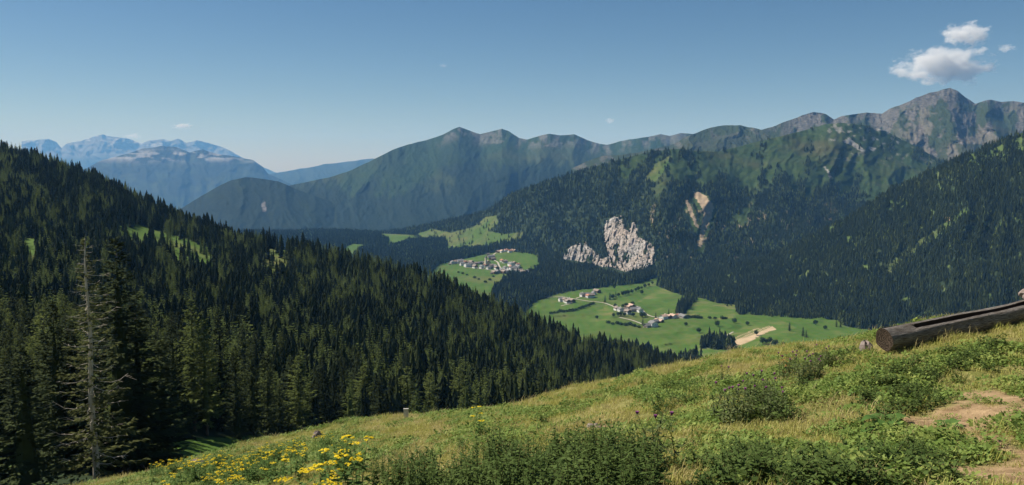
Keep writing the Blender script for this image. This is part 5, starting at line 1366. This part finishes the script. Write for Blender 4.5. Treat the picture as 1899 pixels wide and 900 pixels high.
# keep what the brow does not hide (with some to spare beyond it)
hz = np.full(400, 4000.0); order = np.argsort(Y_)
vis = np.zeros(len(X_), bool)
bins = np.clip(((pu + 700) / 4200 * 400).astype(int), 0, 399)
for k in order:
    b_ = bins[k]
    if pv[k] < hz[b_] + 14: vis[k] = True
    if pv[k] < hz[b_]: hz[b_] = pv[k]
X_, Y_, Z_ = X_[vis], Y_[vis], Z_[vis]
ws, wh, wd = patch_w(SOIL_M, X_, Y_, 211), patch_w(HERB_M, X_, Y_, 221), patch_w(DRY_M, X_, Y_, 231)
rn = gr_.random(len(X_)); nz = fbm(X_ / 1.1, Y_ / 1.1, 3, 241); nh = fbm(X_ / 1.6 + 40, Y_ / 1.6, 3, 251)
is_h = (rn < np.clip(wh * 0.62 + 0.40 * smooth(0.54, 0.66, nh), 0, 0.75))
is_d = ~is_h & (gr_.random(len(X_)) < np.clip(0.20 + 0.4 * wd + 0.35 * smooth(0.54, 0.68, nz) + 0.4 * ws, 0, 0.7))
ok = gr_.random(len(X_)) > 0.76 * ws
far_s = 1 + 0.6 * smooth(12, 45, Y_)
sz = gr_.uniform(0.7, 1.25, len(X_)) * far_s * (1 + 0.5 * (nz - 0.5)) * (1 - 0.6 * ws)
kind_i = np.where(is_d, 3 + (gr_.random(len(X_)) < 0.15), gr_.choice(3, len(X_), p=[0.5, 0.35, 0.15]))
tilt = np.stack([gr_.normal(0, 0.15, len(X_)), gr_.normal(0, 0.15, len(X_)), gr_.random(len(X_)) * 6.28], -1)
XYZ = np.stack([X_, Y_, Z_], -1)
sel = ok & ~is_h
tag(instancer('meadow_grass', XYZ[sel], sz[sel], tilt[sel], kind_i[sel], GSRC), 'short green and dry yellow grass covering the foreground meadow', 'grass', kind='stuff')
sel = ok & is_h
tag(instancer('herb_cover', XYZ[sel], sz[sel] * 1.1, tilt[sel], gr_.integers(0, 3, int(sel.sum())), HSRC), 'low leafy herbs growing in patches through the meadow grass', 'herbs', kind='stuff')

# ------------------------------------------------------------------ clouds
def cloud(name, u, v, wpx, hpx, d, puffs, seed, label, dens=0.006):
    """Lumpy body of air filled with droplets: overlapping puffs at true size."""
    s = d / FOC; c = P(u, v, d); r = np.random.default_rng(seed)
    wx, hz_ = wpx * s / 2, hpx * s / 2
    b = MB()
    n1, n2 = 40, 24; vs = []
    for j in range(n2 + 1):
        el = -math.pi / 2 + math.pi * j / n2
        for i in range(n1):
            a = 2 * math.pi * i / n1; vs.append((math.cos(a) * math.cos(el), math.sin(a) * math.cos(el), math.sin(el)))
    b.add(vs, [(j * n1 + i, j * n1 + (i + 1) % n1, (j + 1) * n1 + (i + 1) % n1, (j + 1) * n1 + i) for j in range(n2) for i in range(n1)])
    m = NT(name + '_vapour'); m.t.nodes.remove(m.b)
    pv_ = m.n('ShaderNodeVolumePrincipled'); m.t.links.new(pv_.outputs[0], m.out.inputs['Volume'])
    co = m.objco(); ln = m.n('ShaderNodeVectorMath', operation='LENGTH'); m.put(ln.inputs[0], co)
    w = m.n('ShaderNodeMapping'); m.put(w.inputs['Vector'], co); w.inputs['Location'].default_value = (seed * 3.1, seed * 1.7, seed); w.inputs['Scale'].default_value = (wx / hz_ * 0.55, 1.0, 0.9)
    nz_ = m.noise(w.outputs[0], 2.1, 6, 0.62)
    f = m.math('SUBTRACT', m.math('ADD', m.math('MULTIPLY', nz_, 2.6), -0.62), ln.outputs['Value'])
    m.put(pv_.inputs['Density'], m.remap(f, 0.0, 0.28, 0.0, dens)); pv_.inputs['Color'].default_value = (0.97, 0.975, 0.985, 1); pv_.inputs['Anisotropy'].default_value = 0.0
    o = obj(name, b.mesh(name, m.m), loc=c, scale=(wx, hz_ * 1.6, hz_))
    return tag(o, label, 'cloud')
cloud('cloud', 1752, 122, 215, 82, 17500, 0, 1, 'larger flat bottomed white cloud just above the rocky peak')
cloud('cloud', 1790, 64, 105, 52, 17700, 0, 2, 'smaller white cloud above the larger one at upper right')
cloud('cloud', 1866, 90, 40, 18, 17800, 0, 3, 'tiny wisp of cloud right of the two white clouds', 0.005)
cloud('cloud', 338, 234, 46, 15, 47000, 0, 4, 'small white cloud over the far snowy mountains', 0.004)
cloud('cloud', 246, 253, 44, 14, 47000, 0, 5, 'thin cloud touching the snowy mountain crest', 0.002)
cloud('cloud', 822, 122, 20, 10, 20000, 0, 6, 'faint wisp high in the sky above the central massif', 0.002)
cloud('cloud', 1131, 224, 22, 15, 36000, 0, 7, 'faint wisp low in the sky right of the central massif', 0.002)

# ------------------------------------------------------------------ haze
b = MB(); b.box((0, 21000, 189.5), (56060, 45060, 2781))
m = NT('haze_air'); m.t.nodes.remove(m.b)
pv_ = m.n('ShaderNodeVolumePrincipled'); m.t.links.new(pv_.outputs[0], m.out.inputs['Volume'])
pv_.inputs['Density'].default_value = HAZE_DENSITY; pv_.inputs['Color'].default_value = (0.20, 0.50, 1.0, 1); pv_.inputs['Absorption Color'].default_value = (0.6, 0.6, 0.6, 1); pv_.inputs['Anisotropy'].default_value = 0.0
tag(obj('haze', b.mesh('haze', m.m)), kind='stuff')
